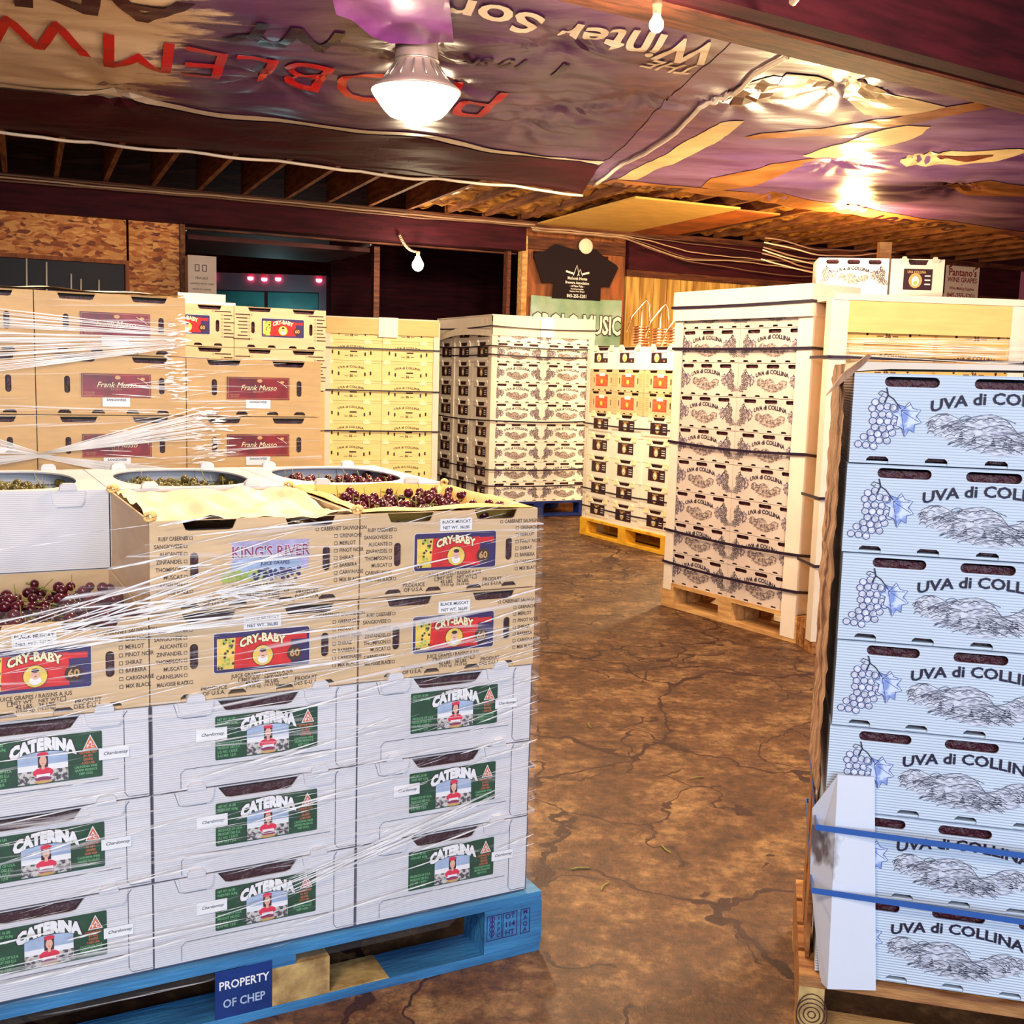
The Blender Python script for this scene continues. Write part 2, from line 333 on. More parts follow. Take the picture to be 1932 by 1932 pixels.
class MB:
    """collects polygons, builds one mesh"""
    def __init__(s): s.v = []; s.f = []; s.m = []; s.mats = []; s.sm = []

    def mi(s, m):
        m = M[m] if isinstance(m, str) else m
        if m not in s.mats: s.mats.append(m)
        return s.mats.index(m)

    def add(s, vs, fs, m, smooth=False):
        o = len(s.v); s.v += [tuple(v) for v in vs]; k = s.mi(m)
        for f in fs: s.f.append([o + i for i in f]); s.m.append(k); s.sm.append(smooth)
        return s

    def box(s, x0, x1, y0, y1, z0, z1, m):
        vs = [(x, y, z) for x in (x0, x1) for y in (y0, y1) for z in (z0, z1)]
        return s.add(vs, [(0, 1, 3, 2), (4, 6, 7, 5), (0, 4, 5, 1), (2, 3, 7, 6), (0, 2, 6, 4), (1, 5, 7, 3)], m)

    def prism(s, pts, y0, y1, m):
        """outline in x,z extruded in y"""
        n = len(pts); vs = [(x, y0, z) for x, z in pts] + [(x, y1, z) for x, z in pts]
        fs = [tuple(range(n)), tuple(range(2 * n - 1, n - 1, -1))] + [(i, i + n, (i + 1) % n + n, (i + 1) % n) for i in range(n)]
        return s.add(vs, fs, m)

    def tube(s, pts, r, m, n=8, closed=False, caps=True):
        pts = [Vector(p) for p in pts]; N = len(pts); vs = []; rr = r if isinstance(r, (list, tuple)) else [r] * N
        for i, p in enumerate(pts):
            a = pts[(i - 1) % N] if (closed or i > 0) else p; b = pts[(i + 1) % N] if (closed or i < N - 1) else p
            t = (b - a).normalized(); u = t.cross(Vector((0, 0, 1)))
            if u.length < 0.05: u = t.cross(Vector((1, 0, 0)))
            u.normalize(); w_ = t.cross(u)
            for k in range(n):
                an = 2 * PI * k / n; vs.append(p + (u * math.cos(an) + w_ * math.sin(an)) * rr[i])
        fs = []
        for i in range(N if closed else N - 1):
            j = (i + 1) % N
            for k in range(n): fs.append((i * n + k, i * n + (k + 1) % n, j * n + (k + 1) % n, j * n + k))
        if caps and not closed: fs += [tuple(range(n - 1, -1, -1)), tuple((N - 1) * n + k for k in range(n))]
        return s.add(vs, fs, m, True)

    def lathe(s, prof, m, c=(0, 0, 0), n=32):
        vs = []; fs = []
        for r, z in prof:
            for k in range(n): a = 2 * PI * k / n; vs.append((c[0] + r * math.cos(a), c[1] + r * math.sin(a), c[2] + z))
        for i in range(len(prof) - 1):
            for k in range(n): fs.append((i * n + k, i * n + (k + 1) % n, (i + 1) * n + (k + 1) % n, (i + 1) * n + k))
        return s.add(vs, fs, m, True)

    def mesh(s, name):
        me = bpy.data.meshes.new(name); me.from_pydata(s.v, [], s.f)
        for m in s.mats: me.materials.append(m)
        me.polygons.foreach_set('material_index', s.m); me.polygons.foreach_set('use_smooth', s.sm); me.update()
        return me

    def build(s, name, parent=None, loc=None, rz=None): return link(name, s.mesh(name), parent, loc, rz)


def rrect(cx, cz, w_, h_, r=None, n=4):
    r = min(w_, h_) / 2 * 0.98 if r is None else r; p = []
    for sx, sz, a0 in ((1, 1, 0), (-1, 1, 90), (-1, -1, 180), (1, -1, 270)):
        for k in range(n + 1):
            a = math.radians(a0 + 90 * k / n); p.append((cx + sx * (w_ / 2 - r) + r * math.cos(a), cz + sz * (h_ / 2 - r) + r * math.sin(a)))
    return p


DG = None


def curve_mesh(cu):
    o = bpy.data.objects.new('tmp', cu); COL.objects.link(o)
    dg = bpy.context.evaluated_depsgraph_get(); dg.update()
    me = o.evaluated_get(dg).to_mesh()
    vs = [tuple(v.co) for v in me.vertices]; fs = [tuple(p.vertices) for p in me.polygons]
    o.evaluated_get(dg).to_mesh_clear(); bpy.data.objects.remove(o); bpy.data.curves.remove(cu)
    return vs, fs


def panel(outer, holes, thick):
    cu = bpy.data.curves.new('c', 'CURVE'); cu.dimensions = '2D'; cu.fill_mode = 'BOTH'; cu.extrude = thick / 2
    for pts in [outer] + holes:
        sp = cu.splines.new('POLY'); sp.points.add(len(pts) - 1)
        for i, (x, z) in enumerate(pts): sp.points[i].co = (x, z, 0, 1)
        sp.use_cyclic_u = True
    vs, fs = curve_mesh(cu)
    return [(x, -z, y) for x, y, z in vs], fs     # x, depth, height


TC = {}


def text(s, size=1.0, align='CENTER', bold=0.0, shear=0.0, res=2, sx=1.0):
    k = (s, align, bold, shear, res, sx)
    if k not in TC:
        cu = bpy.data.curves.new('t', 'FONT'); cu.body = s; cu.size = 1.0; cu.align_x = align; cu.align_y = 'CENTER'
        cu.offset = bold; cu.shear = shear; cu.resolution_u = res; cu.fill_mode = 'FRONT'
        vs, fs = curve_mesh(cu); TC[k] = ([(v[0] * sx, v[1]) for v in vs], fs)
    vs, fs = TC[k]
    return [(x * size, z * size) for x, z in vs], fs


class Print(MB):
    """flat printing on an x,z face at y = 0 (towards -y)"""
    def __init__(s, base=-0.0008): super().__init__(); s.base = base; s.eps = 0.0

    def put(s, pts, fs, m, layer=0):
        s.eps += 0.0000015
        y = s.base - 0.0004 * layer - s.eps
        return s.add([(x, y, z) for x, z in pts], fs, m)

    def poly(s, pts, m, layer=0): return s.put(pts, [tuple(range(len(pts)))], m, layer)

    def rect(s, x0, x1, z0, z1, m, layer=0): return s.poly([(x0, z0), (x1, z0), (x1, z1), (x0, z1)], m, layer)

    def disc(s, x, z, r, m, layer=0, n=14, ry=None):
        ry = ry or r
        return s.poly([(x + r * math.cos(2 * PI * k / n), z + ry * math.sin(2 * PI * k / n)) for k in range(n)], m, layer)

    def ring(s, x, z, r, t, m, layer=0, n=14, ry=None):
        ry = ry or r; p = []
        for rr, r2 in ((r, ry), (r - t, ry - t)): p += [(x + rr * math.cos(2 * PI * k / n), z + r2 * math.sin(2 * PI * k / n)) for k in range(n)]
        return s.put(p, [(k, (k + 1) % n, n + (k + 1) % n, n + k) for k in range(n)], m, layer)

    def frame(s, x0, x1, z0, z1, t, m, layer=0):
        for a in ((x0, x1, z0, z0 + t), (x0, x1, z1 - t, z1), (x0, x0 + t, z0, z1), (x1 - t, x1, z0, z1)): s.rect(*a, m, layer)
        return s

    def stroke(s, pts, t, m, layer=0):
        L_ = []; R_ = []
        for i, (x, z) in enumerate(pts):
            a = pts[max(i - 1, 0)]; b = pts[min(i + 1, len(pts) - 1)]; dx, dz = b[0] - a[0], b[1] - a[1]; l = math.hypot(dx, dz) or 1
            nx, nz = -dz / l * t / 2, dx / l * t / 2; L_.append((x + nx, z + nz)); R_.append((x - nx, z - nz))
        n = len(pts)
        return s.put(L_ + R_, [(i, i + 1, n + i + 1, n + i) for i in range(n - 1)], m, layer)

    def text(s, t, x, z, size, m, layer=0, arc=0.0, **kw):
        pts, fs = text(t, size, **kw)
        if arc: pts = [(px, pz - arc * px * px) for px, pz in pts]
        return s.put([(x + px, z + pz) for px, pz in pts], fs, m, layer)


def fit_text(P, t, x, z, height, width, m, layer=0, arc=0.0, bold=0.02, align='CENTER', shear=0.0):
    """lettering scaled to a wanted width and cap height; arc = sagitta at the ends as a share of the height"""
    pts, fs = text(t, 1.0, 'CENTER', bold, shear)
    xs = [p[0] for p in pts]; ref, _f = text('E', 1.0, 'CENTER', bold); H0 = max(p[1] for p in ref) - min(p[1] for p in ref); zc = (max(p[1] for p in ref) + min(p[1] for p in ref)) / 2
    W0 = max(xs) - min(xs); xc = (max(xs) + min(xs)) / 2
    pts = [((a - xc) / W0, (b - zc) / H0) for a, b in pts]
    pts = [(x + a * width, z + b * height - arc * height * 4 * a * a + arc * height * .5) for a, b in pts]
    return P.put(pts, fs, m, layer)


def apply_rot(pts, ang, cx, cz):
    c, s_ = math.cos(ang), math.sin(ang)
    return [(cx + (x - cx) * c - (z - cz) * s_, cz + (x - cx) * s_ + (z - cz) * c) for x, z in pts]


# ---------------------------------------------------------------- printing artwork
def cluster(P, x, z, s, mir, fine):
    """bunch of outlined berries with a leaf; s = height of the motif"""
    rr = random.Random(3); f = -1 if mir else 1
    ber = [(-.16, .76), (-.05, .80), (-.20, .66), (-.08, .68), (.03, .70), (.12, .68), (-.16, .56), (-.04, .57), (.07, .56), (-.18, .46), (-.07, .46), (.05, .46),
           (.15, .45), (-.14, .36), (-.02, .34), (.09, .36), (.20, .40), (-.20, .27), (-.09, .25), (.03, .24), (.13, .28), (-.30, .20), (-.18, .17), (-.06, .15), (.06, .15), (-.38, .08), (-.26, .07), (-.14, .05)]
    r = 0.062 * s
    t = 0.011 * s if fine else 0.022 * s
    for bx, bz in ber:
        cx, cz = x + f * bx * s, z + bz * s
        P.disc(cx, cz, r, 'berryblue' if fine else 'hillwash', 1, 10)
        P.ring(cx, cz, r, t, 'inkblue' if fine else 'inkgrey', 2, 10)
    leaf = [(.18, .74), (.30, .70), (.36, .78), (.42, .68), (.54, .66), (.48, .56), (.56, .46), (.46, .42), (.46, .30), (.38, .34), (.32, .22), (.27, .36), (.18, .40), (.20, .54), (.10, .58), (.20, .64)]
    lp = [(x + f * a * s, z + b * s) for a, b in leaf]
    if mir: lp = lp[::-1]
    P.poly(lp, 'leafblue' if fine else 'hillwash', 3)
    P.stroke(lp + [lp[0]], t, 'inkblue', 4)
    for a, b in ((.32, .24), (.52, .47), (.50, .64), (.38, .74)):
        P.stroke([(x + f * .24 * s, z + .64 * s), (x + f * a * s, z + b * s)], t * .8, 'inkblue', 4)
    P.stroke([(x + f * a * s, z + b * s) for a, b in ((-.02, .76), (.03, .88), (.00, 1.0))], t * 1.8, 'ink', 4)
    P.stroke([(x + f * a * s, z + b * s) for a, b in ((.03, .88), (.12, .82), (.24, .66))], t * 1.4, 'ink', 4)
    P.stroke([(x + f * a * s, z + b * s) for a, b in ((.01, .92), (-.08, .95), (-.12, .90), (-.07, .87), (-.05, .91))], t, 'ink', 4)


def hills(P, cx, cz, w_, h_, fine):
    """engraved hill landscape with a pointed lower edge"""
    rr = random.Random(11)
    top = lambda u: 0.30 + 0.12 * math.sin(u * 7 + .4) + 0.10 * math.sin(u * 17) + (0.16 if .25 < u < .6 else 0)
    bot = lambda u: -0.5 * (1 - abs(2 * u - 1.08) ** 1.5) if 0 < u < 1.04 else 0.1
    N = 16
    up = [(cx + (k / N - .5) * w_, cz + h_ * top(k / N)) for k in range(N + 1)]; dn = [(cx + (k / N - .5) * w_, cz + h_ * min(bot(k / N), .05)) for k in range(N + 1)]
    P.put(up + dn, [(k, N + 1 + k, N + 2 + k, k + 1) for k in range(N)], 'hillwash2' if fine else 'hillwash', 0)
    n = 150 if fine else 44
    t = 0.0009 if fine else 0.0019
    P.stroke(up, t, 'inkgrey', 1)
    for i in range(n):
        u = rr.random(); lo, hi = bot(u), top(u); q = rr.random(); v = hi - (hi - lo) * q
        if v < lo + .03: continue
        L_ = rr.uniform(.05, .17) * (1.1 - abs(2 * u - 1)) + .03
        c = (u - .5) * .7
        pts = [(cx + (u - .5 + (k / 4 - .5) * L_) * w_, cz + h_ * (v + .10 * (k / 4 - .5) * L_ * 6 * (1 if c < 0 else -1) - .22 * (k / 4 - .5) ** 2)) for k in range(5)]
        P.stroke(pts, t * rr.uniform(.6, 1.3), 'inkgrey', 1)
    for i in range(9 if fine else 4):
        u = .15 + .75 * rr.random(); z = cz + h_ * (bot(u) * .7 + .08)
        for k in range(4): P.stroke([(cx + (u - .5) * w_ - .004 + .001 * k, z + .004 * k), (cx + (u - .5) * w_ + .004 - .001 * k, z + .004 * k)], .0016, 'ink', 2)


def print_uva(w_, h_, fine=True):
    P = Print()
    fit_text(P, 'UVA di COLLINA', w_ / 2, h_ * .70, h_ * .125, w_ * .465, 'ink', 3, arc=.85, bold=0.025 if fine else 0.03)
    hills(P, w_ / 2, h_ * .36, w_ * (.47 if fine else .42), h_ * (.44 if fine else .40), fine)
    cluster(P, w_ * .115, h_ * .16, h_ * .68, False, fine)
    cluster(P, w_ * .885, h_ * .16, h_ * .68, True, fine)
    return P


SLOT_UVA = lambda w_, h_: [rrect(w_ * f, h_ * .905, w_ * .185, h_ * .11) for f in (.20, .50, .80)] + \
    [[(w_ * f - w_ * .038, .002), (w_ * f + w_ * .038, .002), (w_ * f + w_ * .038, h_ * .055), (w_ * f + w_ * .028, h_ * .085), (w_ * f - w_ * .028, h_ * .085), (w_ * f - w_ * .038, h_ * .055)] for f in (.1, .3, .5, .7, .9)]


def trap(cx, z1, w_, h_, t=.75): return [(cx - w_ / 2, z1), (cx - w_ / 2 * t, z1 - h_ * .9), (cx - w_ / 2 * t * .85, z1 - h_), (cx + w_ / 2 * t * .85, z1 - h_), (cx + w_ / 2 * t, z1 - h_ * .9), (cx + w_ / 2, z1)]


def hump(cx, z0, w_, h_): return [(cx - w_ / 2, z0), (cx + w_ / 2, z0), (cx + w_ / 2, z0 + h_ * .55), (cx + w_ * .32, z0 + h_), (cx - w_ * .32, z0 + h_), (cx - w_ / 2, z0 + h_ * .55)]


SLOT_TAN = lambda w_, h_: [trap(w_ * f, h_ - .002, w_ * .25, h_ * .11, .86) for f in (.27, .75)] + [hump(w_ * f, .002, w_ * .085, h_ * .075) for f in (.18, .40, .63, .835)] + \
    [rrect(w_ * f, h_ * .50, w_ * .038, h_ * .28) for f in (.20, .83)]
SLOT_END = lambda w_, h_: [trap(w_ * .5, h_ - .002, w_ * .40, h_ * .14, .8)]
SLOT_36 = lambda w_, h_: [rrect(w_ * .5, h_ * .44, w_ * .13, h_ * .07)] + [rrect(w_ * f, h_ * z, w_ * .028, h_ * .19) for f, z in ((.13, .40), (.24, .34), (.70, .32), (.80, .38))]

LEFTLIST = ['RUBY CABERNET', 'SANGIOVESE', 'ALICANTE', 'ZINFANDEL', 'THOMPSON', 'MUSCAT', 'CARNELIAN', 'MALVOISIE BLACK']
RIGHTLIST = ['GRENACHE', 'MERLOT', 'PINOT NOIR', 'SHIRAZ', 'BARBERA', 'CARIGNANE', 'MIX BLACK']


def print_lists(w_, h_, fine=True):
    P = Print(); s = h_ * .062
    for i, t in enumerate(LEFTLIST):
        z = h_ * (.80 - .083 * i); P.frame(w_ * .153, w_ * .153 + .0062, z - .0031, z + .0031, .0009, 'inkbrown')
        x = w_ * .147
        if i in (0, 7): x = w_ * .175; 
        if i in (0, 7): P.frame(w_ * .178, w_ * .178 + .0062, z - .0031, z + .0031, .0009, 'inkbrown')
        if fine: P.text(t, x, z, s, 'inkbrown', align='RIGHT', bold=.012, sx=.82 if len(t) < 12 else .66)
        else: P.rect(x - .005 * len(t), x - .002, z - .0022, z + .0022, 'inkbrown')
    z = h_ * .84; P.frame(w_ * .775, w_ * .775 + .0062, z - .0031, z + .0031, .0009, 'inkbrown')
    if fine: P.text('CABERNET SAUVIGNON', w_ * .80, z, s, 'inkbrown', align='LEFT', bold=.012, sx=.80)
    else: P.rect(w_ * .80, w_ * .97, z - .0022, z + .0022, 'inkbrown')
    for i, t in enumerate(RIGHTLIST):
        z = h_ * (.755 - .085 * i); P.frame(w_ * .868, w_ * .868 + .0068, z - .0034, z + .0034, .0009, 'inkbrown')
        if fine: P.text(t, w_ * .895, z, s, 'inkbrown', align='LEFT', bold=.012, sx=.82)
        else: P.rect(w_ * .895, w_ * .895 + .0045 * len(t), z - .0022, z + .0022, 'inkbrown')
    if fine:
        P.text('JUICE GRAPES / RAISINS A JUS', w_ * .52, h_ * .235, s, 'inkbrown', bold=.012, sx=.85)
        P.text('NET WT.   NET WT.', w_ * .52, h_ * .185, s * .85, 'inkbrown', bold=.01); P.text('42 LBS.   36 LBS.', w_ * .52, h_ * .14, s * .9, 'inkbrown', bold=.02)
        P.text('(19.05 kg)  (16.33 kg)', w_ * .52, h_ * .10, s * .7, 'inkbrown', bold=.01)
        for f in (.405, .62): P.frame(w_ * f, w_ * f + .009, h_ * .155, h_ * .155 + .009, .001, 'inkbrown')
        P.text('PRODUCE', w_ * .29, h_ * .125, s, 'inkbrown', bold=.012); P.text('OF U.S.A.', w_ * .29, h_ * .07, s, 'inkbrown', bold=.012)
        P.text('PRODUIT', w_ * .735, h_ * .135, s, 'inkbrown', bold=.012); P.text('DES E-U.A.', w_ * .735, h_ * .08, s, 'inkbrown', bold=.012)
    return P


def label_baby(w_, h_):
    P = Print(-.0012); x0, x1, z0, z1 = w_ * .29, w_ * .75, h_ * .29, h_ * .735; W, H = x1 - x0, z1 - z0
    P.poly(rrect((x0 + x1) / 2, (z0 + z1) / 2, W + .002, H + .002, .006), 'lwhite', 0)
    P.poly(rrect((x0 + x1) / 2, (z0 + z1) / 2, W, H, .005), 'navy', 1)
    P.rect(x0 + W * .20, x0 + W * .80, z0 + H * .08, z1 - H * .14, 'red', 2)
    P.rect(x0 + W * .70, x0 + W * .97, z1 - H * .30, z1 - H * .16, 'red', 2)
    P.poly([(x0 + W * .03, z0 + H * .08), (x0 + W * .20, z0 + H * .08), (x0 + W * .22, z1 - H * .14), (x0 + W * .03, z1 - H * .14)], 'lyel', 3)
    rr = random.Random(2)
    for i in range(26): P.disc(x0 + W * rr.uniform(.04, .20), z0 + H * rr.uniform(.1, .82), .0028, 'lgreen2' if i % 2 else 'inkbrown', 4, 7)
    fit_text(P, 'CRY-BABY', x0 + W * .50, z0 + H * .755, H * .25, W * .50, 'inkbrown', 4, arc=.55, bold=.09)
    fit_text(P, 'CRY-BABY', x0 + W * .50, z0 + H * .755, H * .225, W * .48, 'cream', 5, arc=.6, bold=.045)
    P.disc(x0 + W * .50, z0 + H * .36, H * .27, 'inkbrown', 5, 20); P.disc(x0 + W * .50, z0 + H * .36, H * .255, 'lyel', 6, 20)
    P.disc(x0 + W * .50, z0 + H * .26, H * .13, 'lwhite', 7, 12, H * .10); P.disc(x0 + W * .50, z0 + H * .41, H * .10, 'skin', 8, 14, H * .125)
    P.disc(x0 + W * .50, z0 + H * .50, H * .085, 'dark', 9, 12, H * .05); P.rect(x0 + W * .488, x0 + W * .512, z0 + H * .35, z0 + H * .365, 'dark', 9)
    P.disc(x0 + W * .84, z0 + H * .34, H * .20, 'inkbrown', 3, 16); P.text('60', x0 + W * .84, z0 + H * .34, H * .26, 'gold', 4, bold=.03)
    return P


def sticker_print(w_, h_, l1='BLACK MUSCAT', l2='NET WT. 36LBS', cx=.52, cz=.83):
    P = Print(-.0016); P.rect(w_ * cx - .036, w_ * cx + .036, h_ * cz - .0125, h_ * cz + .0125, 'lwhite', 0)
    P.text(l1, w_ * cx, h_ * cz + .006, .0088, 'inkgrey', 1, bold=.02)
    if l2: P.text(l2, w_ * cx, h_ * cz - .0062, .0088, 'inkgrey', 1, bold=.02)
    return P


def label_river(w_, h_):
    P = Print(-.0012); x0, x1, z0, z1 = w_ * .33, w_ * .74, h_ * .30, h_ * .74; W, H = x1 - x0, z1 - z0
    P.rect(x0 + W * .1, x1, z0 + H * .25, z1, 'lilac', 0); P.disc((x0 + x1) / 2, z0 + H * .35, W * .42, 'skyblue', 1, 18, H * .28)
    rr = random.Random(5)
    for i in range(70): P.disc(x0 + W * rr.uniform(0, .5), z0 + H * rr.uniform(.0, .25), .0035, 'lgreen2', 2, 7)
    for i in range(60): P.disc(x0 + W * rr.uniform(.35, .9), z0 + H * rr.uniform(.0, .28), .0035, 'navy', 2, 7)
    P.text("KING'S RIVER", x0 + W * .55, z0 + H * .70, H * .40, 'lwhite', 4, bold=.05, sx=.84, arc=-.3); P.text("KING'S RIVER", x0 + W * .55, z0 + H * .70, H * .40, 'plum', 5, bold=.02, sx=.84, arc=-.3)
    P.text('JUICE GRAPES', x0 + W * .6, z0 + H * .42, H * .12, 'navy', 5, bold=.01)
    return P


def label_cat(w_, h_, tear):
    """green label with an arched name, woman among vines; tear: side where the variety sticker bites into the label"""
    P = Print(-.0012); x0, x1, z0, z1 = w_ * .29, w_ * .79, h_ * .30, h_ * .80; W, H = x1 - x0, z1 - z0
    P.poly(rrect((x0 + x1) / 2, (z0 + z1) / 2, W, H, .003), 'green', 0)
    px0, px1 = x0 + W * .30, x0 + W * .71
    P.rect(px0, px1, z0 + H * .03, z0 + H * .62, 'skyblue', 1); P.disc((px0 + px1) / 2, z0 + H * .60, (px1 - px0) / 2, 'skyblue', 1, 20, H * .09)
    P.rect(px0, px1, z0 + H * .30, z0 + H * .42, 'lwhite', 2); P.rect(px0, px1, z0 + H * .03, z0 + H * .30, 'field', 2)
    cx = (px0 + px1) / 2
    P.disc(cx, z0 + H * .25, H * .20, 'pinkred', 3, 14, H * .11); P.rect(cx - H * .13, cx + H * .13, z0 + H * .08, z0 + H * .22, 'lwhite', 4)
    P.disc(cx, z0 + H * .12, H * .16, 'plum', 5, 12, H * .05); P.disc(cx, z0 + H * .06, H * .18, 'gold', 6, 12, H * .035)
    P.rect(cx - H * .095, cx + H * .095, z0 + H * .36, z0 + H * .62, 'dark', 3); P.disc(cx, z0 + H * .50, H * .07, 'skin', 4, 14, H * .11); P.rect(cx - H * .03, cx + H * .03, z0 + H * .32, z0 + H * .42, 'skin', 4)
    P.disc(cx, z0 + H * .64, H * .11, 'pinkred', 5, 12, H * .05); P.rect(cx - H * .02, cx + H * .02, z0 + H * .445, z0 + H * .455, 'red', 5)
    fit_text(P, 'CATERINA', x0 + W * .51, z0 + H * .775, H * .31, W * .57, 'dark', 4, arc=.55, bold=.12); fit_text(P, 'CATERINA', x0 + W * .51, z0 + H * .775, H * .28, W * .55, 'lwhite', 5, arc=.6, bold=.085)
    tx = x0 + W * .90
    P.poly([(tx - H * .15, z0 + H * .62), (tx + H * .15, z0 + H * .62), (tx, z0 + H * .94)], 'lwhite', 1); P.poly([(tx - H * .125, z0 + H * .64), (tx + H * .125, z0 + H * .64), (tx, z0 + H * .90)], 'orange', 2)
    P.text('A', tx, z0 + H * .77, H * .10, 'lwhite', 3, bold=.03); P.text('P C', tx, z0 + H * .69, H * .10, 'lwhite', 3, bold=.03)
    for i, t in enumerate(['DISTRIBUTED', 'BY APC', 'GRAPES', 'LODI USA']): P.text(t, tx - W * .02, z0 + H * (.56 - .075 * i), H * .07, 'orange', 2, bold=.02, sx=.8)
    for i, t in enumerate(['CALIFORNIA WINE', 'GRAPES PRODUCE', 'KEEP COOL']): P.text(t, tx - W * .04, z0 + H * (.26 - .075 * i), H * .07, 'lgreen', 2, bold=.02, sx=.75)
    for i, t in enumerate(['NET WT. 36 LBS', 'POIDS NET 16,3kg']): P.text(t, x0 + W * .02, z0 + H * (.92 - .09 * i), H * .08, 'lgreen', 2, align='LEFT', bold=.02, sx=.7)
    for i, t in enumerate(['PRODUCE OF U.S.A.', 'PRODUIT DES E.U.', 'U.S. NO. 1 JUICE', 'E.-U. NO. 1 JUS']): P.text(t, x0 + W * .02, z0 + H * (.36 - .09 * i), H * .085, 'lgreen', 2, align='LEFT', bold=.02, sx=.72)
    if tear == 'L':
        P.rect(x0 - .036, x0 + .022, z0 + H * .48, z0 + H * .76, 'lwhite', 6); P.text('Chardonnay', x0 - .006, z0 + H * .62, .0085, 'ink', 7, shear=.3, bold=.01)
    else:
        P.rect(x1 - .006, x1 + .046, z0 + H * .36, z0 + H * .60, 'lwhite', 6); P.text('Chardonnay', x1 + .022, z0 + H * .49, .0085, 'ink', 7, shear=.3, bold=.01)
    return P


def label_musso(w_, h_):
    P = Print(-.0012); x0, x1, z0, z1 = w_ * .29, w_ * .755, h_ * .30, h_ * .69; W, H = x1 - x0, z1 - z0
    P.rect(x0 - .001, x1 + .001, z0 - .001, z1 + .001, 'gold', 0); P.rect(x0, x1, z0, z1, 'maroon', 1); P.frame(x0 + .003, x1 - .003, z0 + .003, z1 - .003, .0007, 'gold', 2)
    P.text('Frank Musso', x0 + W * .50, z0 + H * .52, H * .33, 'cream', 3, shear=.35, sx=.95); P.text('B R O K E R', x0 + W * .5, z0 + H * .34, H * .09, 'gold', 3)
    P.text('JUICE GRAPES', x0 + W * .12, z0 + H * .2, H * .07, 'gold', 3); P.text('NET 36 LBS', x0 + W * .12, z0 + H * .12, H * .07, 'gold', 3)
    P.disc(x0 + W * .52, z0 + H * .84, H * .12, 'gold', 2, 10, H * .08); P.disc(x0 + W * .88, z0 + H * .80, H * .10, 'gold', 2, 8, H * .06); P.stroke([(x0 + W * .80, z0 + H * .85), (x0 + W * .9, z0 + H * .7), (x0 + W * .96, z0 + H * .55)], .0012, 'cream', 3)
    return P


def print_36(w_, h_):
    P = Print(); fit_text(P, 'UVA di COLLINA', w_ * .46, h_ * .66, h_ * .115, w_ * .46, 'inkbrown', 1, arc=.7, bold=.03)
    P.text('36', w_ * .46, h_ * .24, h_ * .17, 'inkbrown', 1, bold=.04)
    for a, b in ((.34, .41), (.51, .57)): P.rect(w_ * a, w_ * b, h_ * .22, h_ * .245, 'inkbrown', 1)
    P.stroke([(w_ * .02, h_ * .90), (w_ * .16, h_ * .90), (w_ * .17, h_ * .86), (w_ * .66, h_ * .86), (w_ * .68, h_ * .90), (w_ * .98, h_ * .88)], .0025, 'gold', 1)
    return P


def label_black(w_, h_):
    P = Print(-.0012); x0, x1, z0, z1 = w_ * .24, w_ * .78, h_ * .26, h_ * .76; W, H = x1 - x0, z1 - z0
    P.rect(x0, x1, z0, z1, 'dark', 0); P.disc(x0 + W * .42, z0 + H * .45, H * .32, 'gold', 1, 14, H * .36); P.disc(x0 + W * .42, z0 + H * .42, H * .18, 'lwhite', 2, 12, H * .24); P.disc(x0 + W * .42, z0 + H * .33, H * .10, 'lgreen2', 3, 10)
    P.text('UVA COLLINA', x0 + W * .45, z0 + H * .85, H * .17, 'gold', 2, bold=.03, sx=.8)
    for i in range(3): P.rect(x0 + W * .74, x0 + W * .94, z0 + H * (.25 + .2 * i), z0 + H * (.31 + .2 * i), 'lwhite', 2)
    return P


def label_redend(w_, h_):
    P = Print(-.0012); x0, x1, z0, z1 = w_ * .28, w_ * .72, h_ * .24, h_ * .76; W, H = x1 - x0, z1 - z0
    P.rect(x0, x1, z0, z1, 'pinkred', 0); P.rect(x0 + .006, x1 - .006, z0 + .006, z1 - .006, 'redfade', 1); P.disc(x0 + W * .5, z0 + H * .4, H * .2, 'lyel', 2, 12)
    P.rect(x0 + W * .3, x0 + W * .75, z1 - .012, z1 + .014, 'lwhite', 3)
    for k in range(7):
        z = h_ * (.78 - .085 * k); P.rect(w_ * .03, w_ * .14, z, z + .005, 'gold', 0); P.rect(w_ * .87, w_ * .97, z, z + .005, 'gold', 0)
    return P


def label_greenend(w_, h_):
    P = Print(-.0012); x0, x1, z0, z1 = w_ * .18, w_ * .68, h_ * .30, h_ * .74; W, H = x1 - x0, z1 - z0
    P.rect(x0, x1, z0, z1, 'dark', 0); P.disc(x0 + W * .35, z0 + H * .5, H * .42, 'gold', 1, 14); P.disc(x0 + W * .35, z0 + H * .5, H * .36, 'cream', 2, 14); P.disc(x0 + W * .35, z0 + H * .42, H * .22, 'lgreen2', 3, 10)
    P.rect(x0 + W * .66, x1 + .004, z0 + H * .48, z0 + H * .94, 'lwhite', 3)
    for k in range(3): P.rect(x0 + W * .68, x0 + W * .95, z0 + H * (.58 + .12 * k), z0 + H * (.61 + .12 * k), 'dark', 4)
    P.text('36', x0 + W * .82, z0 + H * .2, H * .25, 'gold', 2, bold=.03)
    return P


# ---------------------------------------------------------------- carton bodies
T_ = 0.004


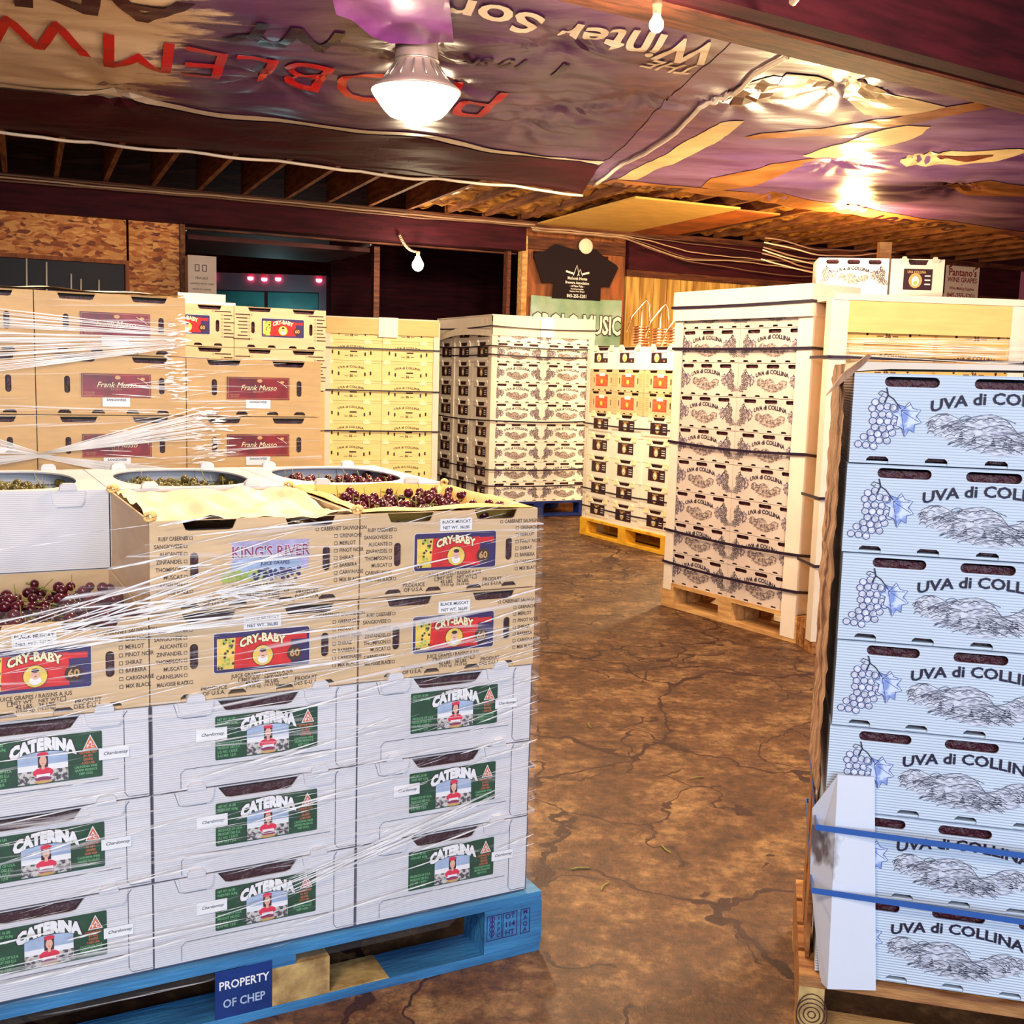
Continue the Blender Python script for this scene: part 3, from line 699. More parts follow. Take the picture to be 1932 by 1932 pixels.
def body_mesh(name, w_, d_, h_, m, holes, lid=True, endholes=None, inner=None):
    b = MB(); g = 0.0012; W = w_ - g; H = h_ - g
    fp, ff = panel([(g, g), (W, g), (W, H), (g, H)], holes, T_)
    b.add([(x, y + T_ / 2, z) for x, y, z in fp], ff, m)
    b.box(g, W, d_ - T_ - g, d_ - g, g, H, m)
    for x in ((g, g + T_), (W - T_, W)): b.box(x[0], x[1], T_, d_ - T_ - g, g, H, m)
    b.box(g + T_, W - T_, T_, d_ - T_ - g, g, g + T_, m)
    if lid: b.box(g + T_, W - T_, T_, d_ - T_ - g, H - T_, H, m)
    return b.mesh(name)


def contents_mesh(w_, d_, h_):
    b = MB(); n = 8; vs = []; rr = random.Random(4)
    x0, x1, y0, y1 = .012, w_ - .012, .014, d_ - .014
    b.box(x0, x1, y0, y1, .008, h_ - .012, 'contents')  # added dark block, keeps the carton slots dark where grapes would sit
    return b.mesh('contents')


def tab_mesh(w_, h_, m, cx, z1=None, tw=.062, th=.030, out=.006):
    """folded stacking tab: a lip with bevelled lower edge standing proud of the wall and a knuckle above the rim"""
    z1 = h_ if z1 is None else z1
    b = MB(); b.prism([(cx - tw / 2, z1), (cx - tw / 2 * .9, z1 - th * .75), (cx - tw / 2 * .72, z1 - th), (cx + tw / 2 * .72, z1 - th), (cx + tw / 2 * .9, z1 - th * .75), (cx + tw / 2, z1)], -out, 0, m)
    b.prism([(cx - tw * .26, z1), (cx + tw * .26, z1), (cx + tw * .24, z1 + .010), (cx + tw * .16, z1 + .015), (cx - tw * .16, z1 + .015), (cx - tw * .24, z1 + .010)], -out - .002, .010, m)
    return b.mesh('stacking_tab')


def fold_lines(w_, h_, warm=False):
    """creases and cut lines of the white cartons"""
    P = Print(); m = 'inkbrown' if warm else 'inkgrey'; t = .0013
    P.stroke([(w_ * .90, h_ * .98), (w_ * .885, h_ * .93), (w_ * .885, h_ * .08), (w_ * .90, h_ * .03), (w_ * .99, h_ * .03)], t, m)
    P.stroke([(w_ * .995, .001), (w_ * .995, h_ * .99)], t * 1.6, m); P.stroke([(w_ * .003, .001), (w_ * .003, h_ * .99)], t * 1.4, m)
    P.stroke([(w_ * .13, h_ * .03), (w_ * .13, h_ * .20), (w_ * .15, h_ * .245), (w_ * .86, h_ * .245)], t * .8, m)
    P.stroke([(w_ * .10, h_ * .99), (w_ * .12, h_ * .84), (w_ * .15, h_ * .82), (w_ * .25, h_ * .82)], t * .8, m)
    P.stroke([(w_ * .72, h_ * .99), (w_ * .74, h_ * .88), (w_ * .77, h_ * .86), (w_ * .86, h_ * .86)], t * .8, m)
    P.stroke([(0, .001), (w_, .001)], t * 1.4, m)
    return P


def side_print(P, w_, d_):
    """turn a print made for a front of width d_ into one for the left end of a carton of width w_"""
    P.v = [(y, d_ - x, z) for x, y, z in P.v]
    return P


TYPES = {}


def ctype(key, name, w_, d_, h_, m, holes, prints, tabs=(), lid=True, contents=True, inner=None, tabm=None, tabkw={}):
    """prints: list of (part name, mesh)"""
    TYPES[key] = dict(name=name, w=w_, d=d_, h=h_, body=body_mesh('body', w_, d_, h_, M[m], holes, lid), prints=[(n, p.mesh(n)) for n, p in prints],
                      tabs=[tab_mesh(w_, h_, tabm or m, c, **tabkw) for c in tabs], contents=contents_mesh(w_, d_, h_) if contents else None)


USED = {}


def carton(key, loc, rz, label, group, jit=True):
    t = TYPES[key]; r_ = empty(t['name'], loc, rz)
    tag(r_, label, 'carton', group)
    link('body', t['body'], r_)
    for n, me in t['prints']: link(n, me, r_)
    for me in t['tabs']: link('stacking_tab', me, r_)
    if t['contents']: tag(link('dark_slot_filling', t['contents'], r_), kind='stuff')
    return r_


class Stack:
    def __init__(s, x, y, a, z0): s.x, s.y, s.a, s.z = x, y, a, z0; s.c, s.s = math.cos(a), math.sin(a)

    def P(s, u, d, z): return (s.x + u * s.c - d * s.s, s.y + u * s.s + d * s.c, z)

    def put(s, key, u, d, z, label, group, tilt=0.0): return carton(key, s.P(u, d, z), s.a + tilt, label, group)


def rowname(k, n):
    if k == 0: return 'bottom row'
    if k == n - 1: return 'top row'
    if k <= n // 2: return {1: 'second row up', 2: 'third row up', 3: 'fourth row up', 4: 'fifth row up'}[k]
    return {2: 'second row down', 3: 'third row down', 4: 'fourth row down', 5: 'fifth row down'}[n - k]


def struct(o): o['kind'] = 'structure'; return o


# ================================================================ THE SETTING
def gridmesh(name, x0, x1, y0, y1, z, m, n=1):
    b = MB(); b.add([(x0, y0, z), (x1, y0, z), (x1, y1, z), (x0, y1, z)], [(0, 1, 2, 3)], m); return b
b = MB(); b.box(-9, 9, -3, 26, -.1, 0, 'floor'); struct(b.build('floor'))

RA = 0.42; RC, RS = math.cos(RA), math.sin(RA); OX, OY = 0.30, 11.80


def RW(u, v, z): return (OX + u * RC - v * RS, OY + u * RS + v * RC, z)


def room(name, b, st=True):
    o = b.build(name, None, (OX, OY, 0), RA)
    if st: struct(o)
    return o


# ceiling deck, rafters
b = MB(); b.box(-9, 9, -12, 6.5, 3.14, 3.2, 'deck'); room('ceiling', b)
b = MB()
n = 0
for i in range(34):
    u = -7.2 + i * .40
    b = MB(); b.box(u - .02, u + .02, -6.2, -.12, 2.86, 3.135, 'rafter'); o = room('ceiling_rafter', b, False); struct(o)
# crumpled insulation between the rafters
def crumple(name, u0, u1, v0, v1, z, m, amp, seed, label):
    nx, ny = max(6, int((u1 - u0) / .05)), int((v1 - v0) / .06); b = MB(); vs = []
    for j in range(ny + 1):
        for i in range(nx + 1):
            x = u0 + (u1 - u0) * i / nx; y = v0 + (v1 - v0) * j / ny
            q = noise.noise(Vector((x * 6 + seed, y * 5, 0))) + .6 * abs(noise.noise(Vector((x * 15, y * 13 + seed, 2))))
            vs.append((x, y, z + amp * q - .02 * math.sin(PI * i / nx)))
    b.add(vs, [(j * (nx + 1) + i, j * (nx + 1) + i + 1, (j + 1) * (nx + 1) + i + 1, (j + 1) * (nx + 1) + i) for j in range(ny) for i in range(nx)], m, True)
    o = b.build(name, None, (OX, OY, 0), RA); tag(o, label, 'insulation', 'insulation batts between the rafters'); return o
k = 0
for i in range(34):
    u = -7.2 + i * .40
    if u < -1.7 or u > 4.8: continue
    if 0.0 < u < 1.2: continue
    crumple('insulation_batt', u + .03, u + .37, -3.3, -.15, 2.915, 'foil', .07, i * 3.1, 'crumpled foil-faced insulation batt sagging between two roof rafters near the far wall')

# plywood sheets screwed under the rafters
b = MB(); b.box(-.20, .90, -2.15, -.05, 2.835, 2.852, 'ply'); o = b.build('plywood_sheet', None, (OX, OY, 0), RA)
tag(o, 'yellow plywood sheet screwed under the rafters above the T-shirt', 'plywood sheet')
b = MB(); b.box(.92, 1.42, -2.05, -.05, 2.838, 2.853, 'plyred'); o = b.build('stained_board', None, (OX, OY, 0), RA)
tag(o, 'red-brown stained board under the rafters, right of the yellow plywood', 'board')

# header beam along the far wall
b = MB(); b.box(-7.5, -.30, -.10, .12, 2.565, 2.82, 'darkwood'); room('beam_back', b)
b = MB(); b.box(-7.5, 6.8, -.16, -.10, 2.80, 2.86, 'beamwood'); room('trim_back', b)
b = MB(); b.box(.95, 6.8, -.06, .14, 2.46, 2.82, 'darkwood'); room('beam_back', b)
# left strand-board wall with window
b = MB(); b.box(-7.5, -4.22, 0, .03, 2.20, 2.565, 'osb'); room('wall_left_panel', b)
b = MB(); b.box(-4.20, -3.76, -.012, .03, 0, 2.565, 'osb'); room('wall_left_panel', b)
b = MB(); b.box(-7.5, -4.22, 0, .03, 0, 1.2, 'osb'); room('wall_left_panel', b)
b = MB(); b.box(-3.755, -3.71, -.03, .08, 0, 2.565, 'rafter'); room('trim_opening', b)
b = MB(); b.box(-7.5, -4.20, -.035, .03, 2.17, 2.205, 'plankred'); b.box(-4.235, -4.20, -.03, .03, 1.2, 2.17, 'plankred'); room('window_1', b)
b = MB(); b.box(-7.5, -4.24, .012, .018, 1.2, 2.17, 'glassdark'); room('window_pane', b)
for k, (u, zt) in enumerate([(-5.06, 2.17), (-4.90, 2.17), (-4.70, 2.10), (-4.62, 2.08), (-4.47, 2.10)]):
    b = MB(); b.tube([(u, -.02, 1.55), (u + .01, -.02, zt - .02 * k)], .007, 'whiteliner', 8)  # pale bars standing in for whitish glints on the window glass
    o = b.build('glint_bar', None, (OX, OY, 0), RA); tag(o, 'pale bar added as a whitish glint on the dark window at far left', 'tube', 'pale glint bars in front of the dark window')
# right part of the back wall: post bay with boards, plank wall
b = MB(); b.box(-.30, .95, .02, .08, 0, 2.82, 'plankred'); room('wall_back_bay', b)
b = MB(); b.box(-.32, -.26, -.06, .05, 0, 2.72, 'pineL'); room('trim_post', b)
b = MB(); b.box(-.24, .92, -.03, .02, 2.60, 2.73, 'beamwood'); room('trim_board', b)
b = MB(); b.box(-.16, .72, -.012, .02, 2.50, 2.58, 'darkwood'); room('trim_board', b)
for k in range(32):
    u = .97 + k * .175
    b = MB(); b.box(u, u + .168, 0.01, .05, 0, 2.40, 'plank'); room('wall_back_plank', b)
b = MB(); b.box(.95, 6.8, -.03, .03, 2.39, 2.47, 'beamwood'); room('trim_back', b)
b = MB(); b.box(.95, 6.8, .05, .08, 0, 2.5, 'deck'); room('wall_back', b)
b = MB(); b.box(5.0, 6.8, -.05, .01, 2.33, 2.80, 'beamwood'); room('trim_board', b)
# dark back room beyond the opening
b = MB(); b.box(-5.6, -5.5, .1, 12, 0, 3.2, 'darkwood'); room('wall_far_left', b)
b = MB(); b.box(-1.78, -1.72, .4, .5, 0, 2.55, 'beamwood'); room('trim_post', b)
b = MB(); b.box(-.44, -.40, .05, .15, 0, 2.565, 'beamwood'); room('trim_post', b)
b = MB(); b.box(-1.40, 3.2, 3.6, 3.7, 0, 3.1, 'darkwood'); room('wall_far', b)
b = MB(); b.box(-3.7, -.3, .13, .19, 2.545, 2.56, 'beamwood'); room('trim_door_head', b)

# raised sectional door hanging in the back room
t = empty('overhead_door', RW(-2.5, 1.0, 2.55), RA); tag(t, 'raised maroon sectional garage door hanging level above the truck opening', 'garage door')
for k in range(3):
    b = MB(); b.box(-1.05, .85, k * .62, k * .62 + .60, 0 + k * .02, .045 + k * .02, 'door_panel'); b.build('door_section', t)
b = MB(); b.tube([(-1.1, -.2, .06), (-1.1, 2.0, .12)], .018, 'metal'); b.build('track', t)
b = MB(); b.tube([(.8, -.2, .06), (.8, 2.0, .12)], .018, 'metal'); b.build('track', t)

# truck seen through the opening
t = empty('box_truck', (-4.22, 18.6, 0), 0.02); tag(t, 'box truck with teal rear door and five red marker lamps beyond the opening', 'truck')
b = MB(); b.box(-1.0, 1.0, .06, 5.0, .5, 2.84, 'truckgrey'); b.box(-1.0, 1.0, 0, .06, 2.56, 2.84, 'truckgrey'); b.box(-1.0, -.87, 0, .06, .5, 2.56, 'truckgrey'); b.box(.87, 1.0, 0, .06, .5, 2.56, 'truckgrey'); b.build('cargo_box', t)
for k in range(5):
    b = MB(); b.box(-.86, .86, .01, .04, .6 + k * .39, .98 + k * .39, 'teal'); b.build('door_slat', t)
b = MB(); b.box(-.03, .02, -.01, .012, 2.20, 2.54, 'darkwood'); b.build('latch_strap', t)
for k, x in enumerate((-.90, -.26, -.03, .20, .88)):
    b = MB(); b.lathe([(0.001, -.03), (.04, -.02), (.05, 0), (.05, .03)], 'redglow', n=12); b.build('marker_lamp', t, (x, -.03, 2.75 if k != 2 else 2.74))
b = MB(); b.box(-1, 1, .1, 4.9, .35, .5, 'black'); b.build('chassis', t)
for x in (-.8, .8):
    for y in (1.0, 4.0):
        b = MB(); b.tube([(x - .12, y, .40), (x + .12, y, .40)], .40, 'black', 24); b.build('wheel', t)
light('truck_door_fill', 'POINT', (-3.9, 17.7, 2.1), 14, (0.55, 0.95, 1.0), 0.2)  # added light with no lamp of its own, brightens the teal truck door
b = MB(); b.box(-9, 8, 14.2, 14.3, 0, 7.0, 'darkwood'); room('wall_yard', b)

# ---------------------------------------------------------------- big beam at upper right with pipe
BA = 0.554
o_ = Vector((.534, 4.76, 0)); bx = Vector((math.cos(BA), math.sin(BA), 0))
b = MB(); b.box(-2.2, 4.6, -.34, -.06, 2.76, 3.14, 'darkwood'); o = b.build('beam_right', None, o_ - bx * .0, BA); struct(o)
b = MB(); b.box(-2.2, 4.6, -.20, 0, 2.745, 2.765, 'beamwood'); o = b.build('trim_beam_ledger', None, o_, BA); struct(o)
b = MB(); b.tube([(1.02, 4.40, 2.73), (1.14, 3.55, 2.86), (1.18, 3.1, 2.92)], .017, 'metal', 12); o = b.build('conduit_pipe'); tag(o, 'pale metal conduit pipe running from the big dark beam towards the viewer', 'pipe')

# ================================================================ BANNERS (printed vinyl under the rafters)
ZB = 2.80
PINCH = [(-.42, 6.1), (-1.35, 6.0), (.20, 6.55), (.62, 6.2), (.15, 5.25), (1.15, 6.15), (-.55, 5.45), (.0, 6.9), (2.2, 7.9), (2.7, 7.5), (2.1, 9.2), (3.3, 8.6), (1.65, 5.9), (-2.3, 6.4), (2.9, 9.6)]


def zb(x, y):
    u = (x - OX) * RC + (y - OY) * RS; v = -(x - OX) * RS + (y - OY) * RC
    q = .034 * noise.noise(Vector((u * 1.0, v * 1.5, 1))) + .012 * noise.noise(Vector((u * 2.2 + v, v * 3.0, 4)))
    q += .006 * (1 - 2 * abs(noise.noise(Vector((u * 2.0 + v * 1.2, v * 5.0, 9)))))
    for px, py in PINCH:
        dx, dy = x - px, y - py; r = math.hypot(dx, dy)
        if r < 1.0:
            a = math.atan2(dy, dx); q += .050 * math.exp(-r * 7) + .015 * math.sin(a * 9 + px * 7 + .8 * math.sin(a * 4)) * math.exp(-r * 3.0) * min(1, r * 9)
    return ZB - .02 + q


def quadgrid(c00, c10, c11, c01, nu, nv, f=None):
    vs = []
    for j in range(nv + 1):
        for i in range(nu + 1):
            s_, t_ = i / nu, j / nv
            x = (1 - s_) * (1 - t_) * c00[0] + s_ * (1 - t_) * c10[0] + s_ * t_ * c11[0] + (1 - s_) * t_ * c01[0]
            y = (1 - s_) * (1 - t_) * c00[1] + s_ * (1 - t_) * c10[1] + s_ * t_ * c11[1] + (1 - s_) * t_ * c01[1]
            vs.append((x, y))
    fs = [(j * (nu + 1) + i, (j + 1) * (nu + 1) + i, (j + 1) * (nu + 1) + i + 1, j * (nu + 1) + i + 1) for j in range(nv) for i in range(nu)]
    return vs, fs


def dropped(vs, fs, m, dz, name, parent=None, smooth=True):
    b = MB(); b.add([(x, y, zb(x, y) + dz) for x, y in vs], fs, m, smooth); return b.build(name, parent)


def conform(pts, fs, step):
    """cut flat faces on a grid so they can follow the folds"""
    bm = bmesh.new(); vv = [bm.verts.new((x, y, 0)) for x, y in pts]
    for f in fs:
        try: bm.faces.new([vv[i] for i in f])
        except ValueError: pass
    xs = [p[0] for p in pts]; ys = [p[1] for p in pts]
    for ax, lo, hi in ((0, min(xs), max(xs)), (1, min(ys), max(ys))):
        k = math.ceil(lo / step)
        while k * step < hi:
            co = [0, 0, 0]; no = [0, 0, 0]; co[ax] = k * step; no[ax] = 1
            bmesh.ops.bisect_plane(bm, geom=bm.verts[:] + bm.edges[:] + bm.faces[:], plane_co=co, plane_no=no); k += 1
    bm.verts.index_update()
    r_ = [(v.co.x, v.co.y) for v in bm.verts], [tuple(v.index for v in f.verts) for f in bm.faces]
    bm.free(); return r_


def ceil_text(parent, s, p0, p1, height, m, name='lettering', dz=-.007, bold=.02, shear=0.0):
    """upside-down lettering on the banner: p0 = start (left of the word), p1 = end, both world x,y of the baseline; letter tops point away"""
    pts, fs = text(s, 1.0, 'LEFT', bold, shear, 3)
    xs = [p[0] for p in pts]; zs = [p[1] for p in pts]; x0, x1, z0, z1 = min(xs), max(xs), min(zs), max(zs)
    a = Vector(p0); d = Vector(p1) - a; up = Vector((d.y, -d.x)).normalized() * height
    if up.y < 0: up = -up
    q = [tuple(a + d * ((x - x0) / (x1 - x0)) + up * ((z - z0) / (z1 - z0))) for x, z in pts]
    q, fs = conform(q, fs, .06)
    return dropped(q, fs, m, dz, name, parent, False)


def ceil_poly(parent, pts, m, name, dz=-.006):
    q, fs = conform(pts, [tuple(range(len(pts)))], .06); return dropped(q, fs, m, dz, name, parent, False)


S_ = .921
# banner 1
t = empty('printed_banner', (-1.2, 6.4, 2.8)); t.location = (0, 0, 0)
tag(t, 'large purple vinyl banner with upside-down red and white lettering, around the bell lamp', 'banner')
NL, NR, FR, FL = (-3.6, 2.2), (1.22, 5.18), (.545, 8.87), (-4.6, 6.8)
vs, fs = quadgrid(NL, NR, FR, FL, 120, 110)
dropped(vs, fs, 'banner1', 0, 'sheet', t)
# printed white line and dark hem beyond it
def line_pts(a, b_, n): return [(a[0] + (b_[0] - a[0]) * i / n, a[1] + (b_[1] - a[1]) * i / n) for i in range(n + 1)]
L0 = line_pts((-3.6, 5.75), (.60, 7.93), 60)
wob = lambda i: .03 * math.sin(i * .55) + .02 * math.sin(i * .23 + 1)
up = [(x - .03 + wob(i) * .3, y + wob(i)) for i, (x, y) in enumerate(L0)]; lo = [(x - .05, y + .085 + wob(i)) for i, (x, y) in enumerate(L0)]
q, ff = conform(up + lo, [(i, i + 61, i + 62, i + 1) for i in range(60)], .08); dropped(q, ff, 'bwhite', -.008, 'white_stripe', t, False)
up = [(x - .05, y + .10 + wob(i)) for i, (x, y) in enumerate(L0)]; lo = [(a[0], a[1]) for a in line_pts((-4.6, 6.8), (.50, 9.15), 60)]
q, ff = conform(up + lo, [(i, i + 61, i + 62, i + 1) for i in range(60)], .08); dropped(q, ff, 'bannerback', -.012, 'dark_hem', t, False)
b = MB(); pts = []
for i in range(121):
    f = i / 120; x = -4.6 + 5.10 * f; y = 6.8 + 2.35 * f; y += -.05 * abs(math.sin(f * PI * 9)); pts.append((x, y, zb(x, y) - .028 - .02 * abs(math.sin(f * PI * 9))))
b.tube(pts, .011, 'bwhite', 8); b.build('hem_rope', t)
# right edge rope with lacing
pts = [(1.20, 5.22), (1.13, 5.6), (1.10, 6.05), (.97, 6.25), (.93, 6.86), (.75, 7.69), (.545, 8.87)]
b = MB(); P3 = []
for a, c in zip(pts[:-1], pts[1:]):
    for k in range(10): x = a[0] + (c[0] - a[0]) * k / 10; y = a[1] + (c[1] - a[1]) * k / 10; P3.append((x, y, zb(x, y) - .022))
b.tube(P3, .012, 'bwhite', 8); b.build('edge_rope', t)
ceil_text(t, 'PROBLEM', (-.03, 6.22), (-1.95, 5.27), .50, 'bred', bold=.0, shear=-.15)
ceil_text(t, 'W', (-1.98, 5.15), (-2.42, 5.00), .46, 'bred', bold=.01)
ceil_text(t, 'NY', (-.80, 5.10), (-1.25, 4.90), .40, 'bblack', bold=.03)
ceil_text(t, 'AN', (-1.36, 4.72), (-2.0, 4.45), .46, 'bblack', bold=.03)
ceil_text(t, '1', (.27, 5.62), (.19, 5.58), .24, 'bblack', bold=.04, shear=-.3)
ceil_text(t, '10 SK', (.02, 5.55), (-.30, 5.42), .16, 'bblack', bold=.02)
ceil_text(t, 'THE', (.885, 5.47), (.610, 5.35), .19, 'bwhite', bold=.01, shear=-.2)
ceil_text(t, 'Winter', (.955, 5.10), (.20, 4.86), .34, 'bwhite', bold=.02, shear=-.35)
ceil_text(t, 'Sor', (.14, 4.80), (-.26, 4.62), .30, 'bwhite', bold=.02, shear=-.35)
# banner 2
t = empty('printed_banner', (0, 0, 0)); tag(t, 'second vinyl banner at right with orange figure print, lying against the big beam', 'banner')
NL, NR, FR, FL = (.92, 5.02), (3.95, 6.88), (5.2, 11.15), (.50, 8.66)
vs, fs = quadgrid(NL, NR, FR, FL, 110, 110)
dropped(vs, fs, 'banner2', -.004, 'sheet', t)
ceil_poly(t, [(1.36, 6.93), (1.44, 6.83), (1.75, 6.66), (2.05, 6.35), (2.38, 5.98), (2.5, 6.08), (2.20, 6.45), (1.95, 6.75), (1.6, 6.90), (1.42, 7.0)], 'bskin', 'printed_arm', -.009)
ceil_poly(t, [(1.98, 7.0), (2.05, 6.75), (2.20, 6.5), (2.34, 6.5), (2.38, 6.75), (2.32, 7.05), (2.12, 7.35), (1.98, 7.6), (1.86, 7.5), (1.9, 7.2)], 'bcream', 'printed_shirt', -.0085)
ceil_poly(t, [(1.40, 8.3), (1.8, 7.7), (2.0, 7.6), (1.95, 7.95), (1.75, 8.6), (1.6, 8.95), (1.4, 8.8)], 'bskin', 'printed_leg', -.0085)
ceil_poly(t, [(2.88 + .36 * math.cos(a * .35) * .9, 7.42 + .24 * math.sin(a * .35) - .2 * math.cos(a * .35)) for a in range(18)], 'bcream', 'printed_hat', -.009)
ceil_poly(t, [(2.90 + .16 * math.cos(a * .35) * .9, 7.40 + .10 * math.sin(a * .35) - .09 * math.cos(a * .35)) for a in range(18)], 'bdkbrown', 'printed_hat_band', -.012)
ceil_poly(t, [(1.10, 5.85), (1.25, 5.72), (1.55, 5.78), (1.62, 5.92), (1.42, 6.08), (1.20, 6.30), (1.08, 6.2)], 'bdkbrown', 'printed_shadow', -.009)
ceil_poly(t, [(1.30, 5.65), (1.46, 5.66), (1.58, 5.80), (1.4, 5.95), (1.30, 5.85)], 'bcream', 'printed_sleeve', -.012)
ceil_poly(t, [(1.62, 5.70), (1.95, 5.92), (2.3, 6.12), (2.12, 6.28), (1.9, 6.32), (1.7, 6.05)], 'bcream', 'printed_cloud', -.008)
ceil_poly(t, [(3.2, 8.6), (3.45, 8.3), (4.2, 8.5), (4.4, 8.9), (3.9, 8.8), (3.5, 8.85)], 'bskin', 'printed_streak', -.009)
ceil_poly(t, [(.72, 8.50), (.86, 8.0), (1.02, 7.2), (1.15, 6.6), (1.28, 6.55), (1.22, 7.2), (1.05, 7.9), (.86, 8.5)], 'bcream', 'pale_edge_band', -.008)
ceil_poly(t, [(.62, 8.72), (.70, 8.50), (1.6, 8.95), (5.1, 10.85), (5.15, 11.1), (1.55, 9.25)], 'bskin', 'orange_edge_band', -.008)
ceil_text(t, 'Bethe', (1.35, 8.95), (.72, 8.62), .20, 'bblack', bold=.0, shear=-.3, dz=-.012)
ceil_text(t, '845 5201', (4.2, 10.45), (3.2, 9.93), .28, 'bblack', bold=.01, shear=-.3, dz=-.016)

# added sheet whose purple colour stands in for the glow above the lamp
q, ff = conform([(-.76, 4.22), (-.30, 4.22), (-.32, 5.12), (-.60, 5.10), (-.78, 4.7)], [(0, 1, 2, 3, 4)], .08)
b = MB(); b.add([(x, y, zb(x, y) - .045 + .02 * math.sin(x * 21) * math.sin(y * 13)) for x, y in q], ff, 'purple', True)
o = b.build('glow_sheet'); tag(o, 'purple sheet added for the purple glow above the bell lamp', 'glow sheet')

# ---------------------------------------------------------------- lamps
t = empty('bell_lamp', (-.50, 5.25, 2.50)); tag(t, 'large lit bell-shaped high-bay lamp hanging below the banners', 'lamp')
b = MB(); b.lathe([(.092, .30), (.098, .295), (.100, .20), (.104, .17), (.150, .115), (.195, .085), (.210, .070), (.210, .062), (.19, .075), (.10, .16)], 'lampgrey', n=40); b.build('housing', t)
b = MB(); b.lathe([(.206, .066), (.195, .045), (.150, -.015), (.125, -.040), (.09, -.050), (.001, -.054)], 'glow', n=40); b.build('diffuser', t)
b = MB(); b.lathe([(.0, .33), (.07, .33), (.092, .30)], 'metal', n=24); b.build('top_cap', t)
b = MB()
for k in range(16):
    a = 2 * PI * k / 16; b.tube([(.1 * math.cos(a), .1 * math.sin(a), .19), (.155 * math.cos(a), .155 * math.sin(a), .113)], .004, 'metal', 6)
b.build('vent_ribs', t)
b = MB(); b.tube([(.101 * math.cos(2 * PI * k / 24), .101 * math.sin(2 * PI * k / 24), .20) for k in range(24)], .006, 'metal', 6, closed=True); b.build('clamp_ring', t)
b = MB(); b.tube([(.0, -.05, -.05), (-.02, -.05, -.085), (-.045, -.05, -.10), (-.055, -.05, -.075)], .004, 'metal', 6); b.build('hook', t)


def bulb(loc, label, lit, r=.03, tilt=0):
    t = empty('light_bulb', loc); tag(t, label, 'light bulb')
    b = MB(); b.lathe([(.001, -r * 1.05), (r * .5, -r * .9), (r * .86, -r * .5), (r, 0), (r * .9, r * .45), (r * .6, r * .9), (r * .42, r * 1.4)], lit, n=20); b.build('glass', t)
    q_ = min(r, .03); b = MB(); b.lathe([(q_ * .5, r * 1.35), (q_ * .6, r * 1.45), (q_ * .6, r * 1.45 + q_ * .8), (q_ * .7, r * 1.45 + q_), (q_ * .7, r * 1.45 + q_ * 1.7), (.001, r * 1.45 + q_ * 1.8)], 'cable', n=16); b.build('socket', t)
    return t


t = bulb((.49, 4.3, 2.60), 'bare bulb in a socket hanging under the big dark beam', 'glowbulb', .028)
b = MB(); b.tube([(0, 0, .09), (-.03, 0, .13), (-.09, .02, .10), (-.05, .03, .12), (.0, .02, .16), (-.12, .04, .13)], .005, 'cable', 6); b.build('wire', t)
t = bulb((-1.0, 11.0, 2.33), 'bright bare bulb in the opening beside the truck bay', 'glowbulb', .058)
b = MB(); pts = []
for i in range(90):
    f = i / 89; a = i * 1.15; pts.append((-.02 - .17 * f ** .8 + .012 * math.cos(a), .012 * math.sin(a), .13 + .03 * f + .13 * f * f + .006 * math.sin(a)))
b.tube(pts, .007, 'cablew', 6); b.build('coiled_cord', t)
# small round fixture on the board bay
t = empty('wall_lamp', RW(.42, -.05, 2.665), RA); tag(t, 'small round white fixture on the board above the T-shirt', 'wall lamp')
b = MB(); b.lathe([(.001, .03), (.045, .03), (.06, .02), (.075, .022), (.082, .01), (.082, 0)], 'whiteliner', n=28); o = b.build('globe', t); o.rotation_euler = (PI / 2, 0, 0)
b = MB(); b.lathe([(.001, .012), (.05, .012), (.055, 0)], 'metal', n=20); o = b.build('back_plate', t); o.rotation_euler = (PI / 2, 0, 0); o.location = (0, .02, 0)

# wires along the header
for k in range(5):
    rr = random.Random(k); b = MB(); pts = []
    for i in range(60):
        u = -.30 + i * .075; sg = max(0, min(1, (u - .8) / .8)); pts.append(RW(u, -.20 - .012 * k, 2.80 - .012 * k - sg * (.06 + .04 * k) + sg * .03 * math.sin(u * (1.2 + .3 * k) + k) + .010 * noise.noise(Vector((u * 4, k * 5.0, 0)))))
    b.tube(pts, .006, 'cablew' if k % 2 else 'cable', 6); o = b.build('cable'); tag(o, 'loose electrical cable strung along the dark header over the plank wall', 'cable', 'cables along the right header')
for k in range(3):
    b = MB(); pts = []
    for i in range(90):
        u = -7.2 + i * .078; pts.append(RW(u, -.20 - .015 * k, 2.835 - .022 * k + .006 * math.sin(u * 2 + k) + .01 * noise.noise(Vector((u * 3, k * 9.0, 3)))))
    b.tube(pts, .008, 'cablew' if k == 1 else 'cable', 6); o = b.build('cable'); tag(o, 'thin cable stapled along the long dark header at left', 'cable', 'cables along the left header')
for k in range(6):
    rr = random.Random(k + 20); b = MB(); pts = []
    for i in range(16):
        f = i / 15; pts.append((1.95 + 1.2 * f, 8.9 + .45 * f + .02 * k, 2.42 - .028 * k - (.05 + .012 * k) * math.sin(PI * f) + .025 * noise.noise(Vector((f * 4, k * 3.3, 0)))))
    b.tube(pts, .006, 'cablew' if k % 2 else 'cable', 6); o = b.build('loose_cable'); tag(o, 'tangled pale cable sagging over the cartons on the high shelf', 'cable', 'tangled cables above the high shelf')

